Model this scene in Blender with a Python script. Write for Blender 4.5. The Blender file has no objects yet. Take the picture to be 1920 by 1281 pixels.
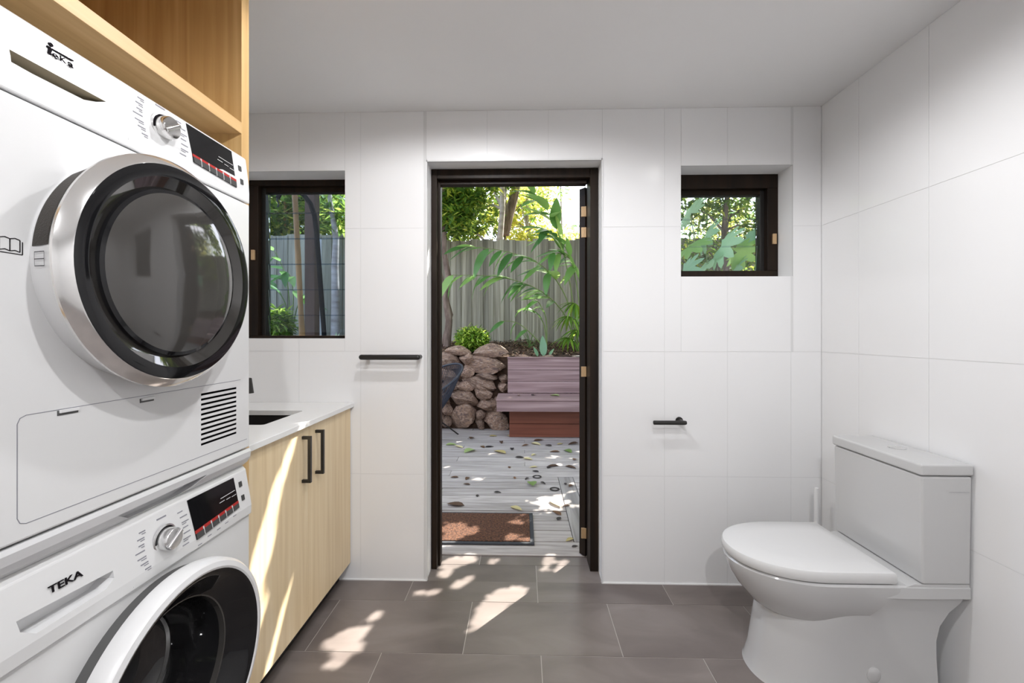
import bpy, bmesh, math, random
from mathutils import Vector, Matrix
R = math.radians
random.seed(11)

# ------------------------------------------------------------------ camera, sky, sun, exposure
SC = bpy.context.scene
COL = SC.collection
FPX = 805.0                       # focal length in pixels of the 1920x1281 frame
TH = math.atan(20 / 805)          # the camera is turned slightly to the left
EZ = 1.197                        # eye height
cam = bpy.data.cameras.new('camera')
cam.sensor_width = 36; cam.sensor_fit = 'HORIZONTAL'
cam.lens = FPX / 1920 * 36
cam.shift_y = -15.5 / 1920
cam.clip_start = 0.02; cam.clip_end = 200
camo = bpy.data.objects.new('camera', cam); COL.objects.link(camo)
camo.location = (0, 0, EZ); camo.rotation_euler = (R(90), 0, TH)
SC.camera = camo

SUN_EL = R(48)
HX, HY = 0.637, 0.771             # horizontal direction towards the sun
SUN = Vector((HX * math.cos(SUN_EL), HY * math.cos(SUN_EL), math.sin(SUN_EL)))
w = bpy.data.worlds.new('sky'); SC.world = w; w.use_nodes = True
nt = w.node_tree; nt.nodes.clear()
sky = nt.nodes.new('ShaderNodeTexSky'); sky.sky_type = 'NISHITA'; sky.sun_disc = False
sky.sun_elevation = SUN_EL; sky.sun_rotation = math.atan2(HX, HY)
sky.air_density = 1.0; sky.dust_density = 3.0; sky.ozone_density = 1.0
haze = nt.nodes.new('ShaderNodeMix'); haze.data_type = 'RGBA'; haze.inputs['Factor'].default_value = .55   # thin bright overcast over the blue
haze.inputs['B'].default_value = (2.6, 2.6, 2.65, 1)
bg = nt.nodes.new('ShaderNodeBackground'); bg.inputs['Strength'].default_value = 1.0
out = nt.nodes.new('ShaderNodeOutputWorld')
nt.links.new(sky.outputs[0], haze.inputs['A']); nt.links.new(haze.outputs['Result'], bg.inputs[0]); nt.links.new(bg.outputs[0], out.inputs[0])
sl = bpy.data.lights.new('sun', 'SUN'); sl.energy = 18.0; sl.angle = R(0.3); sl.color = (1, .95, .86)
so = bpy.data.objects.new('sun', sl); COL.objects.link(so)
so.rotation_euler = SUN.to_track_quat('Z', 'Y').to_euler(); so.location = (6, 9, 9)
DOWNLIGHT_W = 62.0
SC.view_settings.view_transform = 'Standard'; SC.view_settings.look = 'None'
SC.view_settings.gamma = 1.0; SC.view_settings.use_curve_mapping = False
SC.view_settings.exposure = 0.03

# ------------------------------------------------------------------ measuring helpers: a sight line meets a real plane
_s, _c = math.sin(TH), math.cos(TH)
def _d(px, py):
    u = (px - 960) / FPX; v = (625 - py) / FPX
    return (-_s + u * _c, _c + u * _s, v)
def ay(px, py, Y): D = _d(px, py); k = Y / D[1]; return Vector((D[0] * k, Y, EZ + D[2] * k))
def ax(px, py, X): D = _d(px, py); k = X / D[0]; return Vector((X, D[1] * k, EZ + D[2] * k))
def az(px, py, Z): D = _d(px, py); k = (Z - EZ) / D[2]; return Vector((D[0] * k, D[1] * k, Z))

# ------------------------------------------------------------------ mesh helpers
class MB:
    def __init__(s): s.v = []; s.f = []
    def add(s, vs, fs):
        n = len(s.v); s.v += [Vector(p) for p in vs]; s.f += [tuple(i + n for i in f) for f in fs]; return s
    def box(s, x0, x1, y0, y1, z0, z1):
        return s.add([(x0,y0,z0),(x1,y0,z0),(x1,y1,z0),(x0,y1,z0),(x0,y0,z1),(x1,y0,z1),(x1,y1,z1),(x0,y1,z1)],
                     [(0,3,2,1),(4,5,6,7),(0,1,5,4),(1,2,6,5),(2,3,7,6),(3,0,4,7)])
    def loft(s, rings, cap0=True, cap1=True):
        n = len(s.v); m = len(rings[0])
        for r in rings: s.v += [Vector(p) for p in r]
        for k in range(len(rings) - 1):
            for i in range(m):
                j = (i + 1) % m
                s.f.append((n + k*m + i, n + k*m + j, n + (k+1)*m + j, n + (k+1)*m + i))
        if cap0: s.f.append(tuple(n + i for i in reversed(range(m))))
        if cap1: s.f.append(tuple(n + (len(rings)-1)*m + i for i in range(m)))
        return s
    def prism(s, pts, d):                       # polygon pts (3D) extruded by vector d
        d = Vector(d); return s.loft([[Vector(p) for p in pts], [Vector(p) + d for p in pts]])
    def lathe(s, prof, cx, cy, cz, seg=72, a0=0, a1=360):   # around an axis parallel to X; prof = (radius, x offset)
        full = abs(a1 - a0 - 360) < 1e-6; n = len(s.v); m = seg if full else seg + 1
        for r, o in prof:
            for i in range(m):
                a = R(a0 + (a1 - a0) * i / seg)
                s.v.append(Vector((cx + o, cy + r * math.cos(a), cz + r * math.sin(a))))
        for k in range(len(prof) - 1):
            for i in range(seg):
                j = (i + 1) % m if full else i + 1
                s.f.append((n + k*m + i, n + k*m + j, n + (k+1)*m + j, n + (k+1)*m + i))
        return s
    def tube(s, pts, r, seg=8, cap=True):
        pts = [Vector(p) for p in pts]; rings = []; up = None
        rs = r if isinstance(r, (list, tuple)) else [r] * len(pts)
        for i, p in enumerate(pts):
            t = (pts[min(i+1, len(pts)-1)] - pts[max(i-1, 0)]).normalized()
            if up is None:
                up = t.orthogonal().normalized()
            up = (up - t * up.dot(t)).normalized(); q = t.cross(up)
            rings.append([p + (up * math.cos(2*math.pi*k/seg) + q * math.sin(2*math.pi*k/seg)) * rs[i] for k in range(seg)])
        return s.loft(rings, cap, cap)
    def build(s, name, mat, parent=None, origin=None, smooth=False, bevel=0, bseg=2, recalc=True):
        base = Vector((0, 0, 0))
        if parent is not None:
            q = parent
            while q is not None: base += q.location; q = q.parent
        o0 = Vector(origin) if origin is not None else base
        me = bpy.data.meshes.new(name)
        me.from_pydata([p - o0 for p in s.v], [], s.f)
        if recalc or bevel:
            bm = bmesh.new(); bm.from_mesh(me)
            if recalc: bmesh.ops.recalc_face_normals(bm, faces=bm.faces)
            if bevel:
                ed = [e for e in bm.edges if len(e.link_faces) == 2 and e.calc_face_angle(0) > R(28)]
                bmesh.ops.bevel(bm, geom=ed, offset=bevel, segments=bseg, affect='EDGES', profile=0.5, clamp_overlap=True)
            bm.to_mesh(me); bm.free()
        if smooth or bevel:
            me.polygons.foreach_set('use_smooth', [True] * len(me.polygons))
            if bevel and not smooth:
                nv = [Vector((0, 0, 0)) for _ in me.vertices]
                for pg in me.polygons:
                    for vi in pg.vertices: nv[vi] += pg.normal * pg.area
                me.normals_split_custom_set_from_vertices([v.normalized() if v.length > 0 else (0, 0, 1) for v in nv])
            else: me.set_sharp_from_angle(angle=R(38))
        me.materials.append(mat)
        o = bpy.data.objects.new(name, me); COL.objects.link(o)
        o.location = o0 - base
        if parent is not None: o.parent = parent
        return o
def fromdata(name, me, parent, loc, rot=(0, 0, 0), scale=(1, 1, 1)):
    o = bpy.data.objects.new(name, me); COL.objects.link(o); o.parent = parent
    o.location = loc; o.rotation_euler = rot; o.scale = scale
    return o
def box(name, mat, x0, x1, y0, y1, z0, z1, parent=None, bevel=0, origin=None, bseg=2):
    return MB().box(min(x0,x1), max(x0,x1), min(y0,y1), max(y0,y1), min(z0,z1), max(z0,z1)).build(name, mat, parent, origin, bevel=bevel, bseg=bseg)
def tag(o, label, cat, group=None):
    o['label'] = label; o['category'] = cat
    if group: o['group'] = group
    return o
def struct(o, label=None):
    o['kind'] = 'structure'
    if label: o['label'] = label
    return o
def thing(name, loc, label=None, cat=None, group=None):
    o = bpy.data.objects.new(name, None); COL.objects.link(o); o.location = loc; o.empty_display_size = .1
    if label: tag(o, label, cat, group)
    return o
def cut(o, cutter):
    m = o.modifiers.new('cut', 'BOOLEAN'); m.operation = 'DIFFERENCE'; m.object = cutter; m.solver = 'EXACT'; m.material_mode = 'TRANSFER'
    bpy.context.view_layer.update()
    dg = bpy.context.evaluated_depsgraph_get()
    me = bpy.data.meshes.new_from_object(o.evaluated_get(dg))
    o.modifiers.clear(); o.data = me
    a = me.attributes.get('custom_normal')
    if a: me.attributes.remove(a)
    me.polygons.foreach_set('use_smooth', [False] * len(me.polygons))
    bpy.data.objects.remove(cutter)
def text_mesh(body, size, extrude=0.0006):
    cu = bpy.data.curves.new('lettering', 'FONT'); cu.body = body; cu.size = size; cu.extrude = extrude; cu.offset = size * .013
    cu.align_x = 'CENTER'; cu.align_y = 'CENTER'
    t = bpy.data.objects.new('lettering', cu); COL.objects.link(t)
    bpy.context.view_layer.update()
    me = bpy.data.meshes.new_from_object(t.evaluated_get(bpy.context.evaluated_depsgraph_get()))
    bpy.data.objects.remove(t)
    return me

# ------------------------------------------------------------------ materials
def srgb(r, g, b):
    f = lambda c: (c/255/12.92) if c/255 <= .04045 else ((c/255 + .055)/1.055) ** 2.4
    return (f(r), f(g), f(b), 1)
MATS = {}
def new(name):
    m = bpy.data.materials.new(name); m.use_nodes = True; MATS[name] = m
    return m, m.node_tree, m.node_tree.nodes['Principled BSDF']
def plain(name, col, rough=.5, metal=0, spec=.5, coat=0, bump=0, bscale=200, vary=0, vscale=6):
    m, t, p = new(name)
    p.inputs['Base Color'].default_value = col; p.inputs['Roughness'].default_value = rough
    p.inputs['Metallic'].default_value = metal; p.inputs['Specular IOR Level'].default_value = spec
    p.inputs['Coat Weight'].default_value = coat; p.inputs['Coat Roughness'].default_value = .05
    tc = t.nodes.new('ShaderNodeTexCoord')
    if vary:
        n = t.nodes.new('ShaderNodeTexNoise'); n.inputs['Scale'].default_value = vscale; n.inputs['Detail'].default_value = 4
        t.links.new(tc.outputs['Object'], n.inputs['Vector'])
        r = t.nodes.new('ShaderNodeMix'); r.data_type = 'RGBA'
        r.inputs['A'].default_value = [c * (1 - vary) for c in col[:3]] + [1]; r.inputs['B'].default_value = [min(1, c * (1 + vary)) for c in col[:3]] + [1]
        t.links.new(n.outputs['Fac'], r.inputs['Factor']); t.links.new(r.outputs['Result'], p.inputs['Base Color'])
    if bump:
        n = t.nodes.new('ShaderNodeTexNoise'); n.inputs['Scale'].default_value = bscale; n.inputs['Detail'].default_value = 3
        b = t.nodes.new('ShaderNodeBump'); b.inputs['Strength'].default_value = bump; b.inputs['Distance'].default_value = .01
        t.links.new(tc.outputs['Object'], n.inputs['Vector']); t.links.new(n.outputs['Fac'], b.inputs['Height']); t.links.new(b.outputs[0], p.inputs['Normal'])
    return m
def ramp(t, stops):
    r = t.nodes.new('ShaderNodeValToRGB'); e = r.color_ramp.elements
    while len(e) < len(stops): e.new(.5)
    for i, (p, c) in enumerate(stops): e[i].position = p; e[i].color = c
    return r
def grained(name, stops, scale, rough=.5, bump=.1, rnd=.0, detail=5, dist=.3, nscale=1.0):
    """streaky grain: noise on object coordinates stretched by scale (a 3-vector), brightness varying per object"""
    m, t, p = new(name)
    tc = t.nodes.new('ShaderNodeTexCoord'); mp = t.nodes.new('ShaderNodeMapping'); mp.inputs['Scale'].default_value = scale
    oi = t.nodes.new('ShaderNodeObjectInfo'); ad = t.nodes.new('ShaderNodeVectorMath'); ad.operation = 'ADD'
    ml = t.nodes.new('ShaderNodeMath'); ml.operation = 'MULTIPLY'; ml.inputs[1].default_value = 37.0
    t.links.new(oi.outputs['Random'], ml.inputs[0]); t.links.new(tc.outputs['Object'], mp.inputs['Vector'])
    t.links.new(mp.outputs[0], ad.inputs[0]); t.links.new(ml.outputs[0], ad.inputs[1])
    n = t.nodes.new('ShaderNodeTexNoise'); n.inputs['Scale'].default_value = nscale; n.inputs['Detail'].default_value = detail; n.inputs['Distortion'].default_value = dist
    t.links.new(ad.outputs[0], n.inputs['Vector'])
    r = ramp(t, stops); t.links.new(n.outputs['Fac'], r.inputs[0])
    h = t.nodes.new('ShaderNodeHueSaturation'); t.links.new(r.outputs[0], h.inputs['Color'])
    mr = t.nodes.new('ShaderNodeMapRange'); mr.inputs['To Min'].default_value = 1 - rnd; mr.inputs['To Max'].default_value = 1 + rnd
    t.links.new(oi.outputs['Random'], mr.inputs['Value']); t.links.new(mr.outputs[0], h.inputs['Value'])
    t.links.new(h.outputs[0], p.inputs['Base Color']); p.inputs['Roughness'].default_value = rough
    if bump:
        b = t.nodes.new('ShaderNodeBump'); b.inputs['Strength'].default_value = bump; b.inputs['Distance'].default_value = .004
        t.links.new(n.outputs['Fac'], b.inputs['Height']); t.links.new(b.outputs[0], p.inputs['Normal'])
    return m
def leafmat(name, stops, trans=.55, rough=.4, island=True):
    m, t, p = new(name)
    if island:
        g = t.nodes.new('ShaderNodeNewGeometry'); src = g.outputs['Random Per Island']
    else:
        g = t.nodes.new('ShaderNodeObjectInfo'); src = g.outputs['Random']
    r = ramp(t, stops); t.links.new(src, r.inputs[0])
    t.links.new(r.outputs[0], p.inputs['Base Color']); p.inputs['Roughness'].default_value = rough
    tr = t.nodes.new('ShaderNodeBsdfTranslucent')
    hs = t.nodes.new('ShaderNodeHueSaturation'); hs.inputs['Hue'].default_value = .475; hs.inputs['Saturation'].default_value = .92; hs.inputs['Value'].default_value = 2.1
    t.links.new(r.outputs[0], hs.inputs['Color']); t.links.new(hs.outputs[0], tr.inputs['Color'])
    mx = t.nodes.new('ShaderNodeMixShader'); mx.inputs[0].default_value = trans
    t.links.new(p.outputs[0], mx.inputs[1]); t.links.new(tr.outputs[0], mx.inputs[2])
    t.links.new(mx.outputs[0], t.nodes['Material Output'].inputs['Surface'])
    return m
def glassmat(name, tint, refl=1.0):
    m, t, p = new(name); t.nodes.remove(p)
    tr = t.nodes.new('ShaderNodeBsdfTransparent'); tr.inputs[0].default_value = tint
    gl = t.nodes.new('ShaderNodeBsdfGlossy'); gl.inputs['Roughness'].default_value = .02
    fr = t.nodes.new('ShaderNodeFresnel'); fr.inputs[0].default_value = 1.45
    mm = t.nodes.new('ShaderNodeMath'); mm.operation = 'MULTIPLY'; mm.inputs[1].default_value = refl
    mx = t.nodes.new('ShaderNodeMixShader')
    t.links.new(fr.outputs[0], mm.inputs[0]); t.links.new(mm.outputs[0], mx.inputs[0]); t.links.new(tr.outputs[0], mx.inputs[1]); t.links.new(gl.outputs[0], mx.inputs[2])
    t.links.new(mx.outputs[0], t.nodes['Material Output'].inputs['Surface'])
    return m

M = {}
M['tile'] = plain('white_wall_tile', (.84, .84, .845, 1), .18, vary=.012, vscale=2)
M['grout'] = plain('pale_grout', (.70, .70, .70, 1), .8, vary=.04)
M['plaster'] = plain('white_plaster', (.87, .87, .87, 1), .7, bump=.03, vary=.01)
M['ceil'] = plain('white_ceiling_paint', (.88, .88, .88, 1), .75, vary=.01)
M['floor'] = grained('grey_stone_tile', [(.25, srgb(103, 94, 91)), (.5, srgb(121, 112, 108)), (.75, srgb(139, 130, 126))], (2.2, 5, 5), .34, .03, .05, 6, .6)
M['floorgrout'] = plain('floor_grout', srgb(182, 175, 168), .8, vary=.05)
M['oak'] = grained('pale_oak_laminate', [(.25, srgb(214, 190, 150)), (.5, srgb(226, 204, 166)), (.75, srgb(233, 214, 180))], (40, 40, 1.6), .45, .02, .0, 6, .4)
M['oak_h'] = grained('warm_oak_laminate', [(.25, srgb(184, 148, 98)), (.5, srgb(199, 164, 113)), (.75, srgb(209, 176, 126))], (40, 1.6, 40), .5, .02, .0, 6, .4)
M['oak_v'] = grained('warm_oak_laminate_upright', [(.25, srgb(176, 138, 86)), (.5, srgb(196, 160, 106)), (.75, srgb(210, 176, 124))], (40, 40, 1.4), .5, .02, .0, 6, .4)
M['white'] = plain('white_enamel', (.71, .71, .71, 1), .22, coat=.3, vary=.004)
M['whitep'] = plain('white_plastic', (.74, .74, .745, 1), .3, vary=.004)
M['silver'] = plain('silver_grey_plastic', (.66, .66, .67, 1), .3, .15, vary=.02)
M['chrome'] = plain('chrome', (.72, .71, .70, 1), .12, 1, vary=.02)
M['chromeb'] = plain('polished_door_chrome', (.86, .855, .85, 1), .13, .9, vary=.02)
M['satin'] = plain('satin_chrome', (.78, .78, .78, 1), .22, .9, vary=.02)
M['blackg'] = plain('black_gloss', (.008, .008, .009, 1), .06, spec=.4, vary=.1)
M['ringg'] = plain('smoked_gloss', (.022, .020, .018, 1), .05, coat=.8, vary=.1)
M['smoke'] = plain('smoked_door_glass', (.05, .047, .044, 1), .06, coat=.5, vary=.06, vscale=3)
M['bowl'] = plain('dark_bowl_glass', (.012, .012, .013, 1), .05, coat=.6, vary=.3, vscale=8)
M['rubber'] = plain('grey_rubber', (.09, .09, .09, 1), .6, vary=.05)
M['grille'] = plain('dark_grip_mesh', (.035, .028, .022, 1), .6, bump=.5, bscale=400)
M['recess_shade'] = plain('olive_grey_recess_shade', srgb(186, 178, 160), .5)  # shade inside the dryer drawer grip, put into the colour
M['ink'] = plain('dark_print', (.012, .010, .012, 1), .9, spec=.05)
M['inkl'] = plain('grey_print', (.26, .26, .29, 1), .8, spec=.1)
M['inkw'] = plain('white_print', (.55, .55, .55, 1), .5)
M['key'] = plain('dark_grey_key', (.055, .055, .055, 1), .4)
M['red'] = plain('red_strip', srgb(170, 38, 34), .35)
M['matt'] = plain('matt_black_metal', (.014, .013, .012, 1), .38, vary=.1)
M['steel'] = plain('flat_black_steel', (.008, .008, .008, 1), .85, spec=.15)
M['stone'] = plain('white_engineered_stone', (.82, .82, .81, 1), .25, vary=.01, vscale=30)
M['sink'] = plain('black_granite_sink', (.012, .010, .010, 1), .5, vary=.2, vscale=60)
M['ceramic'] = plain('white_ceramic', (.57, .57, .57, 1), .07, coat=.4, vary=.003)
M['seat'] = plain('white_seat_plastic', (.70, .70, .70, 1), .22, vary=.003)
M['brown'] = grained('dark_stained_timber', [(.3, srgb(24, 17, 12)), (.6, srgb(38, 27, 18))], (30, 30, 2), .45, .05)
M['brown'].node_tree.nodes['Principled BSDF'].inputs['Specular IOR Level'].default_value = .2
M['brass'] = plain('aged_brass', srgb(196, 164, 124), .42, .25, vary=.1, vscale=60)
M['glass'] = glassmat('louvre_glass', (.86, .90, .92, 1))
M['glassb'] = glassmat('blue_tinted_louvre_glass', (.66, .74, .82, 1))
M['deck'] = grained('weathered_deck_timber', [(.2, srgb(130, 122, 118)), (.5, srgb(168, 160, 156)), (.8, srgb(196, 189, 185))], (2.0, 26, 26), .75, .2, .12, 7, 1.2)
M['deckn'] = grained('weathered_deck_timber_border', [(.2, srgb(112, 106, 103)), (.5, srgb(150, 144, 141)), (.8, srgb(176, 170, 166))], (30, 1.2, 30), .75, .25, .1, 6, .5)
M['paling'] = grained('weathered_fence_timber', [(.2, srgb(104, 99, 86)), (.5, srgb(146, 140, 125)), (.8, srgb(184, 180, 165))], (26, 26, .8), .85, .3, .30, 6, .4)
M['bench'] = grained('purplish_hardwood', [(.2, srgb(104, 80, 78)), (.5, srgb(138, 113, 113)), (.8, srgb(168, 145, 144))], (1.0, 24, 24), .6, .2, .08, 6, .6)
M['benchd'] = grained('red_brown_hardwood', [(.2, srgb(88, 42, 26)), (.6, srgb(116, 62, 42)), (.8, srgb(130, 76, 54))], (1.0, 24, 24), .55, .15, .05)
M['rust'] = plain('dark_cavity_timber', srgb(60, 36, 26), .8, vary=.2)
M['rock'] = grained('sandstone_rock', [(.22, srgb(66, 52, 48)), (.40, srgb(112, 92, 84)), (.52, srgb(140, 112, 92)), (.62, srgb(152, 132, 120)), (.8, srgb(186, 166, 146))], (4, 4, 6), .9, 1.0, .28, 9, 1.2)
M['soil'] = grained('brown_mulch_soil', [(.25, srgb(42, 30, 24)), (.5, srgb(78, 57, 45)), (.8, srgb(114, 88, 70))], (14, 14, 14), .95, .8, .0, 6)
M['bark'] = grained('grey_brown_bark', [(.25, srgb(74, 60, 52)), (.5, srgb(118, 100, 90)), (.8, srgb(156, 140, 128))], (20, 20, 5), .9, .7, .1)
M['barkl'] = grained('pale_ringed_bark', [(.25, srgb(128, 118, 112)), (.5, srgb(164, 154, 150)), (.8, srgb(192, 184, 180))], (5, 5, 16), .85, .4, .05)
M['bamboo'] = grained('tan_bamboo', [(.3, srgb(136, 96, 52)), (.7, srgb(176, 130, 76))], (20, 20, 3), .5, .1)
M['post'] = grained('dark_brown_post_timber', [(.3, srgb(66, 46, 34)), (.7, srgb(92, 66, 50))], (20, 20, 1.5), .7, .15)
M['mat'] = grained('brown_coir', [(.3, srgb(50, 32, 24)), (.5, srgb(86, 56, 40)), (.75, srgb(124, 82, 56))], (90, 90, 90), .95, .9, .0, 3)
M['matb'] = plain('black_rubber_border', srgb(52, 54, 60), .7, bump=.2, bscale=120)
M['cord'] = plain('blue_black_cord', srgb(40, 44, 56), .5, vary=.1)
M['twig'] = plain('green_stem', srgb(112, 128, 70), .6, vary=.15)
G1 = [(0, srgb(44, 74, 26)), (.4, srgb(74, 112, 40)), (.8, srgb(122, 150, 52)), (1, srgb(182, 186, 70))]
G2 = [(0, srgb(58, 92, 30)), (.5, srgb(104, 146, 46)), (1, srgb(170, 190, 74))]
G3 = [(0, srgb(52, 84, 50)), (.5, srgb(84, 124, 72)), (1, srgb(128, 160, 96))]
G4 = [(0, srgb(116, 138, 60)), (.5, srgb(168, 178, 84)), (1, srgb(204, 200, 110))]
M['leaf'] = leafmat('mixed_green_leaf', G1); M['leaf_b'] = leafmat('bright_green_leaf', G2, .35)
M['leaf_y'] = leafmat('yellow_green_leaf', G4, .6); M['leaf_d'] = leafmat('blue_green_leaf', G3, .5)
M['ginger'] = leafmat('ginger_leaf', [(0, srgb(62, 106, 54)), (.5, srgb(92, 140, 72)), (1, srgb(140, 176, 96))], .4, .35, False)
M['pale'] = leafmat('pale_green_leaf', [(0, srgb(118, 158, 124)), (1, srgb(146, 182, 140))], .3, .4, False)
M['agave'] = leafmat('striped_pale_agave', [(0, srgb(126, 150, 120)), (1, srgb(188, 202, 160))], .2, .5)
M['fall_g'] = leafmat('fallen_green_leaf', [(0, srgb(104, 130, 66)), (1, srgb(150, 168, 108))], .1, .6, False)
M['fall_b'] = leafmat('fallen_brown_leaf', [(0, srgb(70, 50, 36)), (1, srgb(122, 88, 60))], .1, .7, False)
M['fall_y'] = leafmat('fallen_yellow_leaf', [(0, srgb(176, 160, 104)), (1, srgb(206, 196, 150))], .1, .6, False)
M['fall_k'] = leafmat('fallen_dark_leaf', [(0, srgb(40, 34, 34)), (1, srgb(66, 56, 54))], .0, .7, False)
m, t, p = new('lamp_lens'); p.inputs['Emission Color'].default_value = (1, .95, .88, 1); p.inputs['Emission Strength'].default_value = 8; M['lens'] = m

# ------------------------------------------------------------------ room dimensions
YB = 2.064; XR = 1.411; XL = -1.43; YF = -1.75; ZC = 2.27; TK = 0.008; YO = 2.338
D0, D1, DT = -0.465, 0.381, 2.03                 # door opening
A0, A1, AZ0, AZ1 = -1.415, -0.863, 1.171, 1.987   # window by the sink
B0, B1, BZ0, BZ1 = 0.754, 1.279, 1.467, 1.995     # window by the toilet

def subtract(rects, h):
    o = []
    for a0, a1, b0, b1 in rects:
        h0, h1, g0, g1 = max(a0, h[0]), min(a1, h[1]), max(b0, h[2]), min(b1, h[3])
        if h0 >= h1 or g0 >= g1: o.append((a0, a1, b0, b1)); continue
        if a0 < h0: o.append((a0, h0, b0, b1))
        if h1 < a1: o.append((h1, a1, b0, b1))
        if b0 < g0: o.append((h0, h1, b0, g0))
        if g1 < b1: o.append((h0, h1, g1, b1))
    return [r for r in o if r[1] - r[0] > .004 and r[3] - r[2] > .004]
HOLES = [(D0, D1, -1, DT), (A0, A1, AZ0, AZ1), (B0, B1, BZ0, BZ1)]

# floor with its tiles
fl = struct(box('floor', M['floorgrout'], XL - .1, XR + .1, YF - .1, YO, -.12, -.0015), 'grey stone tiles laid in half bond')
def tile_floor(x0, x1, y0, y1):
    x0, x1, y0, y1 = x0 + .0016, x1 - .0016, y0 + .0016, y1 - .0016
    if x1 - x0 < .01 or y1 - y0 < .01: return
    MB().box(x0, x1, y0, y1, -.0014, 0).build('tile', M['floor'], fl, origin=((x0+x1)/2, (y0+y1)/2, 0))
rows = [YF, -1.4, -1.1, -.8, -.5, -.2, .1, .4, .7, 1.0, 1.297, 1.597, 1.909, 2.215, YO]
for k in range(len(rows) - 1):
    off = .068 if (k % 2 == (rows.index(1.297) % 2)) else .372
    xs = [XL] + [off + .596 * q for q in range(-4, 4) if XL < off + .596 * q < XR] + [XR]
    for a, b in zip(xs[:-1], xs[1:]):
        if rows[k+1] <= YB + .001 or True:
            y0, y1 = rows[k], rows[k+1]
            for (p0, p1, q0, q1) in [(a, b, y0, min(y1, YB))] + ([(max(a, D0), min(b, D1), max(y0, YB), y1)] if y1 > YB else []):
                if p1 > p0 and q1 > q0:
                    if y0 < YB < y1 and q1 == YB: q1 += .0032      # the tile runs on into the doorway
                    tile_floor(p0, p1, q0, q1)

# ceiling
struct(box('ceiling', M['ceil'], XL - .1, XR + .1, YF - .1, YO, ZC, ZC + .2), 'flat white painted ceiling')

# back wall: core with openings, tile cladding
core = MB()
for r in [q for h in [0] for q in subtract(subtract(subtract([(XL - .2, XR + .2, -.12, ZC + .2)], HOLES[0]), HOLES[1]), HOLES[2])]:
    core.box(r[0], r[1], YB + TK, YO, r[2], r[3])
wb = struct(core.build('wall_back', M['plaster']), 'white tiled wall with doorway and two window openings')
zj = [0, .515, 1.109, 1.705, ZC]
xj = [XL, -1.387, -1.088, -.786, -.478, -.171, .123, .381, .676, .972, 1.269, XR]
g = .0009
def wall_tile(parent, rect, plane):
    a0, a1, b0, b1 = rect; a0 += g; a1 -= g; b0 += g; b1 -= g
    if a1 - a0 < .012 or b1 - b0 < .012: return
    if plane == 'y':
        MB().box(a0, a1, YB, YB + TK, b0, b1).build('tile', M['tile'], parent, origin=((a0+a1)/2, YB, (b0+b1)/2))
    else:
        MB().box(XR, XR + TK, a0, a1, b0, b1).build('tile', M['tile'], parent, origin=(XR, (a0+a1)/2, (b0+b1)/2))
MB().box(XL, A0, YB + TK - .002, YB + TK, 0, ZC)
gb = MB()
for r in subtract(subtract(subtract([(XL, XR, 0, ZC)], HOLES[0]), HOLES[1]), HOLES[2]): gb.box(r[0], r[1], YB + .0012, YB + TK - .0005, r[2], r[3])
gb.build('grout', M['grout'], wb)
for i in range(len(xj) - 1):
    for k in range(4):
        rs = [(xj[i], xj[i+1], zj[k], zj[k+1])]
        for h in HOLES: rs = subtract(rs, h)
        for r in rs: wall_tile(wb, r, 'y')
# right wall
wr = struct(box('wall_right', M['plaster'], XR + TK, XR + .16, YF - .1, YB + TK, -.12, ZC + .2), 'white tiled wall behind the toilet')
box('grout', M['grout'], XR + .0012, XR + TK - .0005, YF, YB, 0, ZC, wr)
yj = [YB, 1.839, 1.527, 1.222, .92, .62, .32, .02, -.28, -.58, -.88, -1.18, -1.48, YF]
for i in range(len(yj) - 1):
    for k in range(4): wall_tile(wr, (yj[i+1], yj[i], zj[k], zj[k+1]), 'x')
struct(box('wall_left', M['plaster'], XL - .16, XL, YF - .1, YB + TK, -.12, ZC + .2), 'white wall behind the laundry cabinets')
struct(box('wall_rear', M['plaster'], XL - .16, XR + .16, YF - .16, YF, -.12, ZC + .2), 'white wall behind the camera')
# edge trims of the door opening
tr = MB().box(D0 - .004, D0 + .004, YB - .003, YB + .012, 0, DT + .004).box(D1 - .004, D1 + .004, YB - .003, YB + .012, 0, DT + .004).box(D0, D1, YB - .003, YB + .012, DT - .004, DT + .004)
struct(tr.build('trim_1', M['whitep']), 'thin white edge trim around the doorway')
# white grout line where wall meets floor
struct(MB().box(XL, D0, YB - .004, YB, 0, .006).box(D1, XR, YB - .004, YB, 0, .006).build('trim_2', M['plaster']), 'white sealant line at the foot of the tiled wall')

# ------------------------------------------------------------------ door
dr = struct(thing('door_1', ((D0 + D1) / 2, 2.2, 0)), 'dark stained timber door standing open to the deck')
F0, F1 = 2.165, 2.275
JL = ay(805, 600, F0).x; JR = ay(1120, 600, F0).x; HT = ay(960, 316, F0).z
box('jamb', M['brown'], D0 + .002, JL + .038, F0, F1, 0, HT, dr, .002)
box('jamb', M['brown'], JR - .036, D1 - .002, F0, F1, 0, HT, dr, .002)
box('door_head', M['brown'], JL + .038, JR - .036, F0, F1, HT - .048, DT - .002, dr, .002)
box('door_stop', M['brown'], JL + .038, JL + .05, F0 + .035, F1 - .03, 0, HT - .048, dr, .001)
box('door_stop', M['brown'], JL + .05, JR - .048, F0 + .035, F1 - .03, HT - .066, HT - .048, dr, .001)
box('threshold', M['deck'], D0 + .01, D1 - .01, F1 + .03, YO - .002, .0005, .006, dr, .001)
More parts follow.
